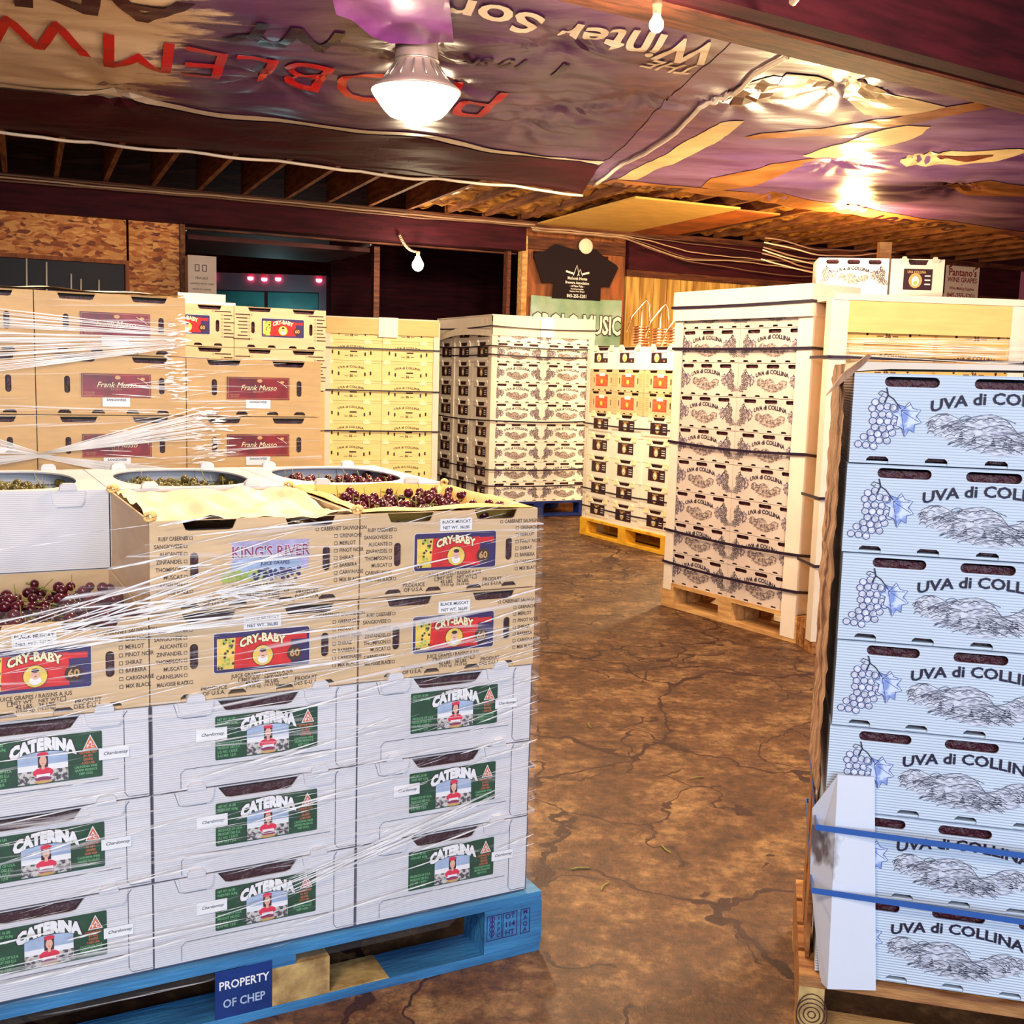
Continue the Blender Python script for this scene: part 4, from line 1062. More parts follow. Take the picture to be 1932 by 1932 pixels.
# T-shirt pinned to the boards
t = empty('t_shirt', RW(.33, -.055, 2.10), RA); tag(t, 'black T-shirt with white lettering pinned on the wooden wall', 'T-shirt')
out = [(-.31, 0), (-.30, .19), (-.44, .17), (-.56, .50), (-.54, .53), (-.42, .56), (-.33, .62), (-.28, .65), (-.20, .64), (-.10, .615), (0, .605), (.10, .61), (.17, .63), (.24, .63), (.28, .59), (.36, .53), (.50, .46), (.53, .42), (.42, .17), (.31, .18), (.31, 0)]
out = [(x * .93, z * .86) for x, z in out]
vs, fs = panel(out, [], .012); b = MB(); b.add(vs, fs, 'black'); b.build('fabric', t)
P = Print(-.008)
for i, (s, sz, z) in enumerate([('Mohonk Home', .045, .22), ('Brewers Association', .040, .175), ('- of New Paltz -', .032, .14), ('Homebrew Supplies', .022, .11), ('Pantano\'s Wine Grapes', .022, .085), ('845-255-5201', .050, .035)]):
    P.text(s, -.0, z, sz, 'lwhite', 1, bold=.02, sx=.85)
P.stroke([(-.05, .25), (-.01, .36), (.02, .25)], .008, 'lwhite', 1); P.stroke([(.0, .25), (.03, .32), (.06, .25)], .008, 'lwhite', 1); P.stroke([(-.14, .29), (-.05, .27)], .02, 'lwhite', 1); P.stroke([(.14, .29), (.06, .27)], .02, 'lwhite', 1)
P.build('lettering', t)
# green banner
t = empty('wall_banner', RW(.345, -.045, 1.62), RA); tag(t, 'green vinyl banner with white capital lettering under the T-shirt', 'banner')
b = MB(); N = 24; vs = []
for j in range(9):
    for i in range(N + 1):
        x = -.545 + 1.09 * i / N; z = .50 * j / 8; zz = z + (.012 * math.sin(i / N * PI) if j == 8 else 0) - (.02 * abs(math.sin(i / N * PI)) if j == 8 else 0); vs.append((x, .008 * math.sin(i * .9 + j * .4), zz))
b.add(vs, [(j * (N + 1) + i, j * (N + 1) + i + 1, (j + 1) * (N + 1) + i + 1, (j + 1) * (N + 1) + i) for j in range(8) for i in range(N)], 'bannergreen', True); b.build('sheet', t)
P = Print(-.014); P.text('GROLO MUSIC', 0, .21, .27, 'dark', 1, bold=.07, sx=.60); P.text('GROLO MUSIC', 0, .21, .27, 'lwhite', 2, bold=.03, sx=.60); P.build('lettering', t)
# sign
t = empty('wall_sign', RW(5.78, -.075, 2.36), RA - .05); tag(t, 'pale sign with dark red lettering hung high on the wall at right', 'sign')
b = MB(); b.box(-.27, .27, 0, .012, 0, .50, 'signwhite'); b.build('board', t)
P = Print(-.002)
for s, sz, z, sx in [("Pantano's", .125, .36, .95), ('WINE GRAPES', .085, .27, .88), ('&', .03, .215, 1), ('Wine Making Supplies', .052, .165, .85), ('845-255-5201', .085, .075, .95)]: P.text(s, 0, z, sz, 'signred', 1, bold=.02, sx=sx)
for x in (-.20, .22): P.disc(x, .44, .02, 'signred', 1); P.disc(x + .02, .47, .012, 'signred', 1); P.disc(x - .02, .42, .012, 'signred', 1)
P.build('lettering', t)

# ================================================================ CARTON TYPES
W1, D1, H1 = .40, .50, .1716
TB = dict(tw=.066, th=.026)
for s in ('L', 'R'):
    ctype('cat' + s, 'grape_carton', W1, D1, H1, 'white', SLOT_END(W1 * 1.0, H1), [('fold_lines', fold_lines(W1, H1)), ('label', label_cat(W1, H1, s))], tabs=(W1 * .20, W1 * .80), tabkw=TB)
ctype('plain', 'grape_carton', W1, D1, H1, 'white', [], [], contents=False)
ctype('plainrear', 'grape_carton', W1, D1, H1, 'tan2', [], [], contents=False)
for key, lid in (('baby', True), ('babyopen', False)):
    ctype(key, 'grape_carton', W1, D1, H1, 'tan', SLOT_TAN(W1, H1), [('printed_list', print_lists(W1, H1)), ('label', label_baby(W1, H1)), ('sticker', sticker_print(W1, H1))], lid=lid, contents=lid)
ctype('river', 'grape_carton', W1, D1, H1, 'tan', SLOT_TAN(W1, H1), [('printed_list', print_lists(W1, H1)), ('label', label_river(W1, H1))], lid=False, contents=False)
W2, H2 = .3944, .1668
ctype('musso', 'grape_carton', W2, .5, H2, 'tan2', SLOT_TAN(W2, H2), [('label', label_musso(W2, H2)), ('sticker', sticker_print(W2, H2, 'SANGIOVESE', '', .52, .22))])
W3, H3 = .4029, .1741
ctype('babyfar', 'grape_carton', W3, .5, H3, 'tan', SLOT_TAN(W3, H3), [('printed_list', print_lists(W3, H3, False)), ('label', label_baby(W3, H3))])
W4, H4 = .4976, .175
ctype('y36', 'grape_carton', W4, .4, H4, 'paleyellow', SLOT_36(W4, H4), [('printing', print_36(W4, H4))], tabs=(W4 * .08, W4 * .74), tabm='cream', tabkw=dict(tw=.07, th=.028))
W5, H5 = .5107, .177
ctype('uva5', 'grape_carton', W5, .4, H5, 'whitewarm', SLOT_UVA(W5, H5), [('printing', print_uva(W5, H5, False)), ('end_label', side_print(label_black(.4, H5), W5, .4))])
ctype('end5', 'grape_carton', W5, .4, H5, 'whitewarm', [], [('end_label', side_print(label_black(.4, H5), W5, .4))])
for key in ('uva5', 'end5'):
    for c in (.09, .31):
        b = MB(); b.prism([(c - .035, H5), (c - .027, H5 - .035), (c + .027, H5 - .035), (c + .035, H5)], -.006, 0, 'post'); b.prism([(c - .018, H5), (c + .018, H5), (c + .012, H5 + .018), (c - .012, H5 + .018)], -.008, .006, 'post')
        b.v = [(y, .4 - x, z) for x, y, z in b.v]; TYPES[key]['tabs'].append(b.mesh('stacking_tab'))
    b = MB(); b.prism(trap(.2, H5, .13, .03, .8), -.002, 0, 'dark'); b.v = [(y, .4 - x, z) for x, y, z in b.v]; TYPES[key]['prints'].append(('handle_notch', b.mesh('handle_notch')))
W6, H6 = .3852, .1728
ctype('black6', 'grape_carton', W6, .5, H6, 'whitewarm', SLOT_END(W6, H6), [('label', label_black(W6, H6))], tabs=(W6 * .22, W6 * .80), tabm='cream', tabkw=dict(tw=.06, th=.03))
ctype('red6', 'grape_carton', W6, .5, H6, 'tan', SLOT_TAN(W6, H6), [('label', label_redend(W6, H6))])
ctype('green6', 'grape_carton', W6, .5, H6, 'whitewarm', SLOT_END(W6, H6), [('label', label_greenend(W6, H6))], tabs=(W6 * .22, W6 * .80), tabm='cream', tabkw=dict(tw=.06, th=.03))
WT, HT = .48, .1766
ctype('uvaT', 'grape_carton', WT, .3, HT, 'greyboard', SLOT_UVA(WT, HT), [('printing', print_uva(WT, HT, False))])
TYPES['uvaTr'] = dict(TYPES['uvaT']); TYPES['uvaTr']['tabs'] = []
b = MB(); b.prism([(.10, HT), (.11, HT - .045), (.16, HT - .045), (.17, HT)], -.02, 0, 'post'); b.v = [(WT - y, x, z) for x, y, z in b.v]; TYPES['uvaTr']['tabs'] = [b.mesh('stacking_tab')]
W7, H7 = .508, .1662
ctype('uva7', 'grape_carton', W7, .42, H7, 'whitecool', SLOT_UVA(W7, H7), [('printing', print_uva(W7, H7, True))])
W8, H8 = .45, .166
ctype('y8', 'grape_carton', W8, .3, H8, 'yellow', SLOT_36(W8, H8), [('printing', print_36(W8, H8))], tabs=(W8 * .12, W8 * .86), tabm='capyel', tabkw=dict(tw=.075, th=.04))


def pallet(name, loc, rz, w_, d_, label, top_m, block_m, bottom_m=None, blocks=(3, 3), end_m=None, H=.14, nb=7, bw=.10):
    t = empty(name, loc, rz); tag(t, label, 'pallet'); bottom_m = bottom_m or top_m
    step = (d_ - bw) / (nb - 1)
    for k in range(nb): b = MB(); y = k * step; b.box(0, w_, y, y + bw * .98, H - .020, H, top_m); b.build('deck_board', t)
    for i in range(3):
        x = [0, w_ / 2 - .05, w_ - .10][i]; b = MB(); b.box(x, x + .10, 0, d_, H - .040, H - .0205, top_m); b.build('stringer', t)
        for j in range(3): y = [0.001, d_ / 2 - .05, d_ - .101][j]; bl = MB(); bl.box(x + .001, x + .099 if i else x + .099, y, y + .10, .0205, H - .0405, block_m); bl.build('block', t)
    for j in range(3): y = [0, d_ / 2 - .05, d_ - .10][j]; b = MB(); b.box(0, w_, y, y + .10, 0, .02, bottom_m); b.build('bottom_board', t)
    return t


def strapring(S, u0, u1, d0, d1, z, m='strap', sag=0.0, wd=.012, th=.0015, name='pallet_strap', label='', group=None, off=.004, tilt=0.0):
    u0 -= off; u1 += off; d0 -= off; d1 += off; path = []
    seg = 12
    for (a, c) in (((u0, d0), (u1, d0)), ((u1, d0), (u1, d1)), ((u1, d1), (u0, d1)), ((u0, d1), (u0, d0))):
        for k in range(seg): f = k / seg; path.append((a[0] + (c[0] - a[0]) * f, a[1] + (c[1] - a[1]) * f, math.sin(PI * f) * sag))
    b = MB(); n = len(path); vs = []
    cx, cy = (u0 + u1) / 2, (d0 + d1) / 2
    for (u, d, s) in path:
        ou = th if u > cx + (u1 - u0) * .49 else (-th if u < cx - (u1 - u0) * .49 else 0); od = -th if d < d0 + .001 else (th if d > d1 - .001 else 0)
        zz = z - s + tilt * (u - u0)
        vs += [S.P(u, d, zz - wd / 2), S.P(u, d, zz + wd / 2), S.P(u + ou, d + od, zz + wd / 2), S.P(u + ou, d + od, zz - wd / 2)]
    fs = []
    for i in range(n):
        j = (i + 1) % n
        for k in range(4): fs.append((i * 4 + k, j * 4 + k, j * 4 + (k + 1) % 4, i * 4 + (k + 1) % 4))
    b.add(vs, fs, m); o = b.build(name); tag(o, label, 'strap', group); return o


def Lpost(S, u, d, su, sd, z0, z1, wu, wd_, m, label, t=.005, lean=0.0, name='corner_protector', group=None):
    """L-shaped edge board at corner (u,d); su, sd = directions of the legs"""
    t0 = empty(name, S.P(u, d, z0), S.a); tag(t0, label, 'edge board', group)
    b = MB(); b.box(min(0, su * wu), max(0, su * wu), -t * (1 if sd > 0 else 0), t * (0 if sd > 0 else 1), 0, z1 - z0, m)
    if lean: b.v = [(x + lean * (1 - z / (z1 - z0)), y - .0 * z, z) for x, y, z in b.v]
    b.build('front_flange', t0)
    b = MB(); b.box(-t if su > 0 else 0, 0 if su > 0 else t, min(0, sd * wd_) - (t if sd > 0 else 0), max(0, sd * wd_), 0, z1 - z0, m)
    if lean: b.v = [(x + lean * (1 - z / (z1 - z0)), y, z) for x, y, z in b.v]
    b.build('side_flange', t0); return t0


# ---------------------------------------------------------------- STACK 1: wrapped stack on the blue pallet in front
S1 = Stack(.0897, 2.313, .4828, .143)
PL1 = Stack(S1.P(-1.22, 0, 0)[0], S1.P(-1.22, 0, 0)[1], S1.a, 0)
t = pallet('wooden_pallet', PL1.P(0, 0, 0), S1.a, 1.22, 1.016, 'bright blue block pallet under the film-wrapped cartons in front', 'woodblue', 'woodblue')
# stamped marks and raw end grain
for o in [c for c in t.children if c.name.startswith('block')]: pass
P = Print(-.0015)
for x0, x1 in ((1.085, 1.122), (1.124, 1.160), (1.168, 1.192)): P.frame(x0, x1, .050, .108, .0018, 'navy', 1)
for i, s in enumerate(('OT', '114', 'HT')): P.text(s, 1.142, .098 - .019 * i, .017, 'navy', 1, bold=.02)
for i, s in enumerate('MAQA'): P.text(s, 1.180, .100 - .0140 * i, .014, 'navy', 1, bold=.02)
for i, s in enumerate('IPPC'): P.text(s, 1.114, .099 - .0135 * i, .013, 'navy', 1, bold=.02)
P.stroke([(1.098, .055), (1.098, .104)], .003, 'navy', 1)
for k in range(4): P.ring(1.098, .066 + .011 * k, .007, .002, 'navy', 1, 8)
P.build('stamp', t)
b = MB(); b.box(1.08, 1.222, -.0012, .10, .021, .119, 'woodblue'); b.build('block', t)
b = MB(); b.box(.50, .612, -.001, .0001, .021, .119, 'woodblueD'); b.build('painted_face', t)
b = MB(); b.box(.612, .73, -.001, .05, .021, .100, 'woodend'); b.build('raw_block', t)
P = Print(-.002); P.text('PROPERTY', .556, .088, .024, 'lwhite', 1, bold=.02, sx=.86); P.text('OF CHEP', .556, .050, .024, 'skyblue', 1, bold=.02, sx=.86); P.build('lettering', t)
b = MB(); b.box(.73, .86, .001, .099, .0202, .0218, 'woodend'); b.build('bare_patch', t)

cols = {0: 'right column', 1: 'middle column', 2: 'left column'}
g1, gd = .0303, .0173
tears = {(0, 0): 'R', (0, 1): 'L', (0, 2): 'R', (1, 0): 'L', (1, 1): 'L', (1, 2): 'L', (2, 0): 'R', (2, 1): 'R', (2, 2): 'R'}
rnm = ['bottom row', 'second row up', 'third row up', 'fourth row up', 'top row']
for r in range(5):
    for c in range(3):
        u = -g1 - .4 * (c + 1) + .001; z = .143 + H1 * r; du = R.uniform(-.002, .002)
        if r < 3: S1.put('cat' + tears[(c, r)], u + du, gd, z, 'white carton with green label, %s, %s, on the blue front pallet' % (rnm[r], cols[c]), 'white green-label cartons on the blue pallet')
        elif r == 3:
            S1.put('babyopen' if c == 2 else 'baby', u + du, gd, z, 'tan carton with red label, %s on white ones, %s, blue front pallet' % ('open tan' if c == 2 else 'resting', cols[c]) if c != 2 else 'open tan red-label carton of dark grapes, leftmost on the blue front pallet', 'tan red-label cartons on the blue pallet')
        elif c == 0: S1.put('babyopen', u, gd, z, 'open tan red-label carton heaped with dark grapes, top right of blue pallet', 'tan red-label cartons on the blue pallet')
        elif c == 1: S1.put('river', u, gd, z, 'tan carton with lilac river label and paper liner, top of blue pallet', 'tan red-label cartons on the blue pallet')
# back layer
for r in range(4):
    for c in range(3):
        S1.put('plain', -g1 - .4 * (c + 1), gd + .503, .143 + H1 * r, 'plain white carton in the concealed rear layer of the blue front pallet', 'concealed rear cartons of the blue pallet')


def open_white(u, d, z, label):
    """white tray with folded top flanges leaving an oval opening"""
    w_, d_, h_ = .398, .498, H1; t = empty('grape_carton', S1.P(u, d, z), S1.a); tag(t, label, 'carton', 'open white cartons at the back of the blue pallet')
    b = MB()
    for a in ((.001, w_, 0, T_), (.001, w_, d_ - T_, d_), (.001, .001 + T_, T_, d_ - T_), (w_ - T_, w_, T_, d_ - T_)): b.box(a[0], a[1], a[2], a[3], .001, h_, 'white')
    b.box(T_, w_ - T_, T_, d_ - T_, .001, .005, 'white'); b.build('body', t)
    hole = [(w_ / 2 + .155 * math.copysign(abs(math.cos(a)) ** .7, math.cos(a)), d_ / 2 + .215 * math.copysign(abs(math.sin(a)) ** .9, math.sin(a))) for a in [2 * PI * k / 36 for k in range(36)]]
    vs, fs = panel([(.001, .001), (w_, .001), (w_, d_ - .001), (.001, d_ - .001)], [hole], T_)
    vs = [(x, z_, h_ + T_ / 2 + y) for x, y, z_ in vs]; b = MB(); b.add(vs, fs, 'white'); b.build('top_flange', t)
    for y, s_ in ((0, 0), (d_, 1)):
        for x in (.085, .315): o = link('stacking_tab', tab_mesh(w_, h_, 'white', x, z1=h_ + .004, tw=.07, th=.035), t); o.rotation_euler = (0, 0, 0 if s_ == 0 else 0); o.location = (0, y - (.010 if s_ else 0), 0)
    return t


ow = [('leftmost open white carton of green grapes, rear top of blue pallet', 2), ('middle open white carton of green grapes behind the paper-lined carton', 1), ('rightmost open white carton of dark grapes, rear top of blue pallet', 0)]
for lab, c in ow: open_white(-g1 - .4 * (c + 1), gd + .503, .143 + H1 * 4, lab)

# grapes
def bunch_mesh(seed, m, n=34, L_=.17, W=.075, r=.0105):
    rr = random.Random(seed); b = MB()
    ico = bmesh.new(); bmesh.ops.create_icosphere(ico, subdivisions=2, radius=1.0); ico.verts.ensure_lookup_table(); iv = [v.co.copy() for v in ico.verts]; fi = [tuple(v.index for v in f.verts) for f in ico.faces]; ico.free()
    for i in range(n):
        f = rr.random(); w_ = W * (1 - .55 * f); a = rr.uniform(0, 2 * PI); q = rr.random() ** .5
        c = Vector((-L_ / 2 + L_ * f, w_ / 2 * q * math.cos(a), .028 + .024 * q * math.sin(a))); s_ = r * rr.uniform(.85, 1.15)
        b.add([c + v * s_ for v in iv], fi, m, True)
    return b.mesh('berries')


def stem_mesh(seed):
    rr = random.Random(seed); b = MB(); b.tube([(-.10, 0, .05), (-.05, .005, .035), (.0, 0, .03), (.07, 0, .028)], [.0022, .002, .0018, .001], 'stem', 6)
    for k in range(2):
        x = -.07 + k * .07; b.tube([(x, 0, .035), (x + rr.uniform(-.01, .02), rr.uniform(-.02, .02), .058 + rr.uniform(0, .018))], [.0015, .0008], 'stem', 5)
    return b.mesh('stem')


BM = {('d', k): bunch_mesh(k, 'grapedark') for k in range(3)}; BM.update({('g', k): bunch_mesh(k + 9, 'grapegreen') for k in range(3)})
ST = [stem_mesh(k) for k in range(3)]


def bunches(S, u0, u1, d0, d1, z, kind, n, what, group):
    for i in range(n):
        rr = random.Random(i * 7 + int(u0 * 100)); cols_ = 3; rows_ = (n + 2) // 3
        u = u0 + (u1 - u0) * ((i % 3) + .5) / 3; d = d0 + (d1 - d0) * ((i // 3) + .5) / rows_
        p = S.P(u, d, z + rr.uniform(0, .012)); t = empty('grape_bunch', p, S.a + rr.uniform(-.6, .6)); t.rotation_euler[0] = rr.uniform(-.15, .15)
        tag(t, what, 'bunch of grapes', group); link('berries', BM[(kind, i % 3)], t); link('stem', ST[i % 3], t)


def fillbox(S, u0, u1, d0, d1, z0, z1, label, m='contents'):
    b = MB(); b.box(0, u1 - u0, 0, d1 - d0, z0, z1, m); o = b.build('grape_bed', None, (S.P(u0, d0, 0)), S.a); tag(o, label, 'grapes', None, 'stuff'); return o


zt = .143 + H1 * 5
B0 = -g1 - .4
fillbox(S1, B0 + .008, -g1 - .008, gd + .010, gd + .49, zt - H1 + .007, zt - .060, 'bed of dark grapes inside the open tan carton at top right')
bunches(S1, B0 + .04, -g1 - .05, gd + .03, gd + .45, zt - .062, 'd', 12, 'bunch of dark red grapes heaped in the open tan carton at top right', 'dark grapes in the open tan carton')
fillbox(S1, B0 - .792, B0 - .408, gd + .010, gd + .49, zt - 2 * H1 + .007, zt - H1 - .070, 'bed of dark grapes inside the open tan carton at far left')
bunches(S1, B0 - .76, B0 - .44, gd + .03, gd + .45, zt - H1 - .072, 'd', 12, 'bunch of dark grapes in the lower open tan carton at far left', 'dark grapes in the left tan carton')
for c, kd, nm, gp in ((2, 'g', 'leftmost', 'grapes in the leftmost white carton'), (1, 'g', 'middle', 'grapes in the middle white carton'), (0, 'd', 'rightmost', 'grapes in the rightmost white carton')):
    u = -g1 - .4 * (c + 1)
    fillbox(S1, u + .008, u + .39, gd + .513, gd + .99, zt - H1 + .007, zt - .070, 'bed of grapes inside the %s open white carton at the rear' % nm)
    bunches(S1, u + .06, u + .34, gd + .56, gd + .95, zt - .072, kd, 12, 'bunch of %s grapes in the %s open white carton at the rear' % ('green' if kd == 'g' else 'dark', nm), gp)

# liner paper in the river-label carton
b = MB(); nx, ny = 26, 30; vs = []
for j in range(ny + 1):
    for i in range(nx + 1):
        fx, fy = i / nx, j / ny; x = -g1 - .8 + .012 + .376 * fx; y = gd + .012 + .476 * fy
        e = min(fx, 1 - fx, fy, 1 - fy); z = zt - .012 + .018 * noise.noise(Vector((fx * 3.5, fy * 4, 2))) + .012 * noise.noise(Vector((fx * 9, fy * 8, 7))) + (.012 if e < .05 else 0)
        z = min(z, zt + .012); vs.append(S1.P(x, y, z))
b.add(vs, [(j * (nx + 1) + i, j * (nx + 1) + i + 1, (j + 1) * (nx + 1) + i + 1, (j + 1) * (nx + 1) + i) for j in range(ny) for i in range(nx)], 'liner', True)
o = b.build('paper_liner'); tag(o, 'crumpled cream liner paper covering the lilac-label carton on the blue pallet', 'liner paper')
# liner rim around the top right open carton
b = MB(); pth = []
x0, x1, y0, y1 = B0 + .006, -g1 - .006, gd + .006, gd + .494
ring = []
for (a, c) in (((x0, y0), (x1, y0)), ((x1, y0), (x1, y1)), ((x1, y1), (x0, y1)), ((x0, y1), (x0, y0))):
    for k in range(12): f = k / 12; ring.append((a[0] + (c[0] - a[0]) * f, a[1] + (c[1] - a[1]) * f))
vs = []
for i, (u, d) in enumerate(ring):
    w1 = .010 * noise.noise(Vector((u * 9, d * 9, 0))); cx_, cy_ = (x0 + x1) / 2, (y0 + y1) / 2
    iu, id_ = u + (cx_ - u) * .10, d + (cy_ - d) * .10; ju, jd = u + (cx_ - u) * .28, d + (cy_ - d) * .28
    vs += [S1.P(u, d, zt + .002 + w1 * .5), S1.P(iu, id_, zt + .006 + w1), S1.P(ju, jd, zt - .050 + w1)]
n = len(ring); fs = []
for i in range(n):
    j = (i + 1) % n
    for k in range(2): fs.append((i * 3 + k, j * 3 + k, j * 3 + k + 1, i * 3 + k + 1))
b.add(vs, fs, 'inner', True); o = b.build('carton_liner'); tag(o, 'orange-tan liner lip around the dark grapes in the top right carton', 'liner')
fillbox(S1, B0 - .392, B0 - .008, gd + .010, gd + .49, zt - H1 + .007, zt - .045, 'bed of dark grapes under the paper in the lilac-label carton')
# corner ties
for k, (u, d) in enumerate(((-g1 - .795, gd + .006), (-g1 - .795, gd + .49), (-g1 - .402, gd + .006), (-g1 - .402, gd + .49), (-g1 - .01, gd + .47))):
    b = MB()
    for q_ in range(3): b.tube([(math.cos(a) * .0075 + .004 * q_ - .004, .006 * q_ - .006, .003 + math.sin(a) * .007) for a in [2 * PI * i / 12 for i in range(12)]], .0032, 'string', 6, closed=True)
    o = b.build('corner_tie', None, S1.P(u, d, zt + .004), S1.a); tag(o, 'twisted tan corner tie on the rim of the top tan cartons', 'tie', 'corner ties on the top tan cartons')


# stretch film
def film(S, outline, d, m, name, label, strands, sides=None):
    """outline: list of (u, z_low, z_high) along the front"""
    t = empty(name, S.P(0, 0, 0), S.a); tag(t, label, 'stretch film')
    b = MB(); vs = []; n = len(outline)
    nz = 14
    for (u, z0, z1) in outline:
        for k in range(nz + 1):
            f = k / nz; vs.append((u, d + .003 * noise.noise(Vector((u * 6, f * 9, 1))), z0 + (z1 - z0) * f))
    b.add(vs, [(i * (nz + 1) + k, (i + 1) * (nz + 1) + k, (i + 1) * (nz + 1) + k + 1, i * (nz + 1) + k + 1) for i in range(n - 1) for k in range(nz)], m, True)
    b.build('front_sheet', t)
    if sides:
        for (ua, da, ub, db, z0, z1) in sides:
            b = MB(); vs = []
            for i in range(9):
                f = i / 8
                for k in range(7): vs.append((ua + (ub - ua) * f, da + (db - da) * f, z0 + (z1 - z0) * k / 6))
            b.add(vs, [(i * 7 + k, (i + 1) * 7 + k, (i + 1) * 7 + k + 1, i * 7 + k + 1) for i in range(8) for k in range(6)], m, True); b.build('side_sheet', t)
    b = MB()
    for (ua, za, ub, zb_, wd) in strands:
        n_ = 6; vs = []
        for i in range(n_ + 1):
            f = i / n_; u = ua + (ub - ua) * f; z = za + (zb_ - za) * f; w_ = wd * math.sin(PI * (.04 + .92 * f)) ** .6
            vs += [(u, d - .0020 - .0015 * (i % 2), z - w_ / 2), (u, d - .0035, z + w_ / 2)]
        b.add(vs, [(2 * i, 2 * i + 2, 2 * i + 3, 2 * i + 1) for i in range(n_)], 'strand')
    o = b.build('film_folds', t); o['kind'] = 'stuff'; return t


rr = random.Random(12); st = []
for i in range(190):
    u = rr.uniform(-1.22, -.05); z = rr.uniform(.16, 1.0); L_ = rr.uniform(.06, .38); tl = rr.choice([.02, .05, .09, .16]) + rr.uniform(-.02, .03)
    if u > -.45: L_ *= .7; tl = rr.uniform(.12, .24)
    ub = min(u + L_, -.02)
    st.append((u, z, ub, z + (ub - u) * tl, rr.choice([.0010, .0014, .0018, .0026, .004])))
for i in range(34):   # bundle near the river label, converging to the left
    z = rr.uniform(.78, .98); st.append((-1.20 + rr.uniform(0, .2), .80 + rr.uniform(-.03, .02), -.60 + rr.uniform(-.12, .25), z, rr.choice([.0015, .003, .0022])))
for i in range(26): # star on the river label
    a = rr.uniform(-.5, .5); st.append((-.72, .865 + .0 * i, -.72 + rr.uniform(.08, .24) * math.cos(a), .865 + .12 * math.sin(a) * rr.random(), .0018))
for i in range(12): # low diagonal bundle
    st.append((-.62 + rr.uniform(-.03, .05), .255 + rr.uniform(-.02, .02), -.08 + rr.uniform(-.05, 0), .37 + rr.uniform(-.02, .03), rr.choice([.0015, .0025, .0035])))
ol = []
for k in range(49):
    u = -1.235 + 1.215 * k / 48; zh = .985 if u > -.80 else .985 - .13 * min(1, (-.80 - u) / .2)
    ol.append((u, .10 if u < -.2 else .12 + .10 * (u + .2), zh))
film(S1, ol, gd - .010, M['film1'], 'stretch_film', 'clear stretch film wrapped tight around the cartons on the blue pallet', st,
     sides=[(-.022, .01, -.022, 1.03, .13, 1.0), (-1.236, .01, -1.236, 1.03, .13, .84)])

# ---------------------------------------------------------------- STACK 2: wrapped tan stack at left
S2 = Stack(-1.2939, 2.9595 + .35, .456, .136)
S2 = Stack(-1.2939, 2.9595, .456, .136)
S2b = S2
t = pallet('wooden_pallet', S2.P(-.42, 0, 0), S2.a, 1.22, .52, 'pine pallet mostly hidden beneath the wrapped tan cartons at left', 'pine', 'pine', nb=4)
c2 = {-1: 'left column', 0: 'middle column', 1: 'right column'}; r2 = {5: 'third row down', 6: 'second row down', 7: 'top row'}
for r in range(8):
    for c in (-1, 0, 1):
        if r == 7 and c == 1: continue
        if r < 5: S2.put('plainrear', c * W2, .0, .1361 + H2 * r, 'plain tan carton concealed low in the wrapped stack at left', 'concealed low cartons of the wrapped stack')
        else: S2.put('musso', c * W2, .0, .1361 + H2 * r, 'film-wrapped tan carton with maroon label, %s, %s, far left stack' % (r2[r], c2[c]), 'maroon-label cartons in the wrapped stack')
z8 = .1361 + H2 * 8
b = MB(); nx, ny = 40, 8; vs = []
for j in range(ny + 1):
    for i in range(nx + 1):
        u = -.40 + .80 * i / nx; d = .02 + .46 * j / ny; vs.append(S2.P(u, d, z8 + .006 + .022 * (j / ny) + .012 * noise.noise(Vector((u * 8, d * 5, 3)))))
b.add(vs, [(j * (nx + 1) + i, j * (nx + 1) + i + 1, (j + 1) * (nx + 1) + i + 1, (j + 1) * (nx + 1) + i) for j in range(ny) for i in range(nx)], 'whiteliner', True)
o = b.build('paper_liner'); tag(o, 'crumpled white paper lying on top of the wrapped tan stack at left', 'liner paper')
st = []
for i in range(34):  # the crossing fan of folds
    f = rr.uniform(-1, 1); st.append((-.42, 1.10 + .075 * f + .02, .0 + .02 * f, 1.03, rr.choice([.0012, .002, .003])))
for i in range(40):
    f = rr.uniform(-1, 1); st.append((.0, 1.03, .46, 1.13 + .05 * f, rr.choice([.002, .003])))
for i in range(36):
    f = rr.uniform(-1, 1); st.append((-.05, 1.035, .55, .93 + .035 * f, rr.choice([.002, .003, .005])))
for i in range(30):
    f = rr.uniform(-1, 1); st.append((-.42, .98 + .04 * f, .05, 1.03, rr.choice([.002, .003])))
for i in range(46):
    f = rr.uniform(0, 1); st.append((-.42 + rr.uniform(0, .2), 1.22 + .22 * f, .38, 1.37 + .05 * f - .04, rr.choice([.0015, .002, .003])))
for i in range(40):
    z = rr.uniform(.98, 1.32); u = rr.uniform(.15, .5); st.append((u, z, u + rr.uniform(.05, .25), z + rr.uniform(-.01, .03), rr.choice([.0015, .0025])))
for i in range(70):
    z = rr.uniform(1.18, 1.42); u = rr.uniform(.33, .385); st.append((u, z, u + rr.uniform(.01, .03), z + rr.uniform(-.004, .006), .004))
for i in range(70):
    z = rr.uniform(1.0, 1.16); u = rr.uniform(.40, .50); st.append((u, z, u + rr.uniform(.01, .04), z + rr.uniform(-.004, .006), .004))
ol = [(-.42 + .812 * k / 30, .8, z8 - .01) for k in range(31)]
ol += [(.395, .8, z8 - .05), (.42, .8, z8 - .17), (.79, .8, z8 - .19)]
film(S2, ol, -.010, M['film2'], 'stretch_film', 'clear stretch film drawn in crossing folds over the tan stack at left', st)

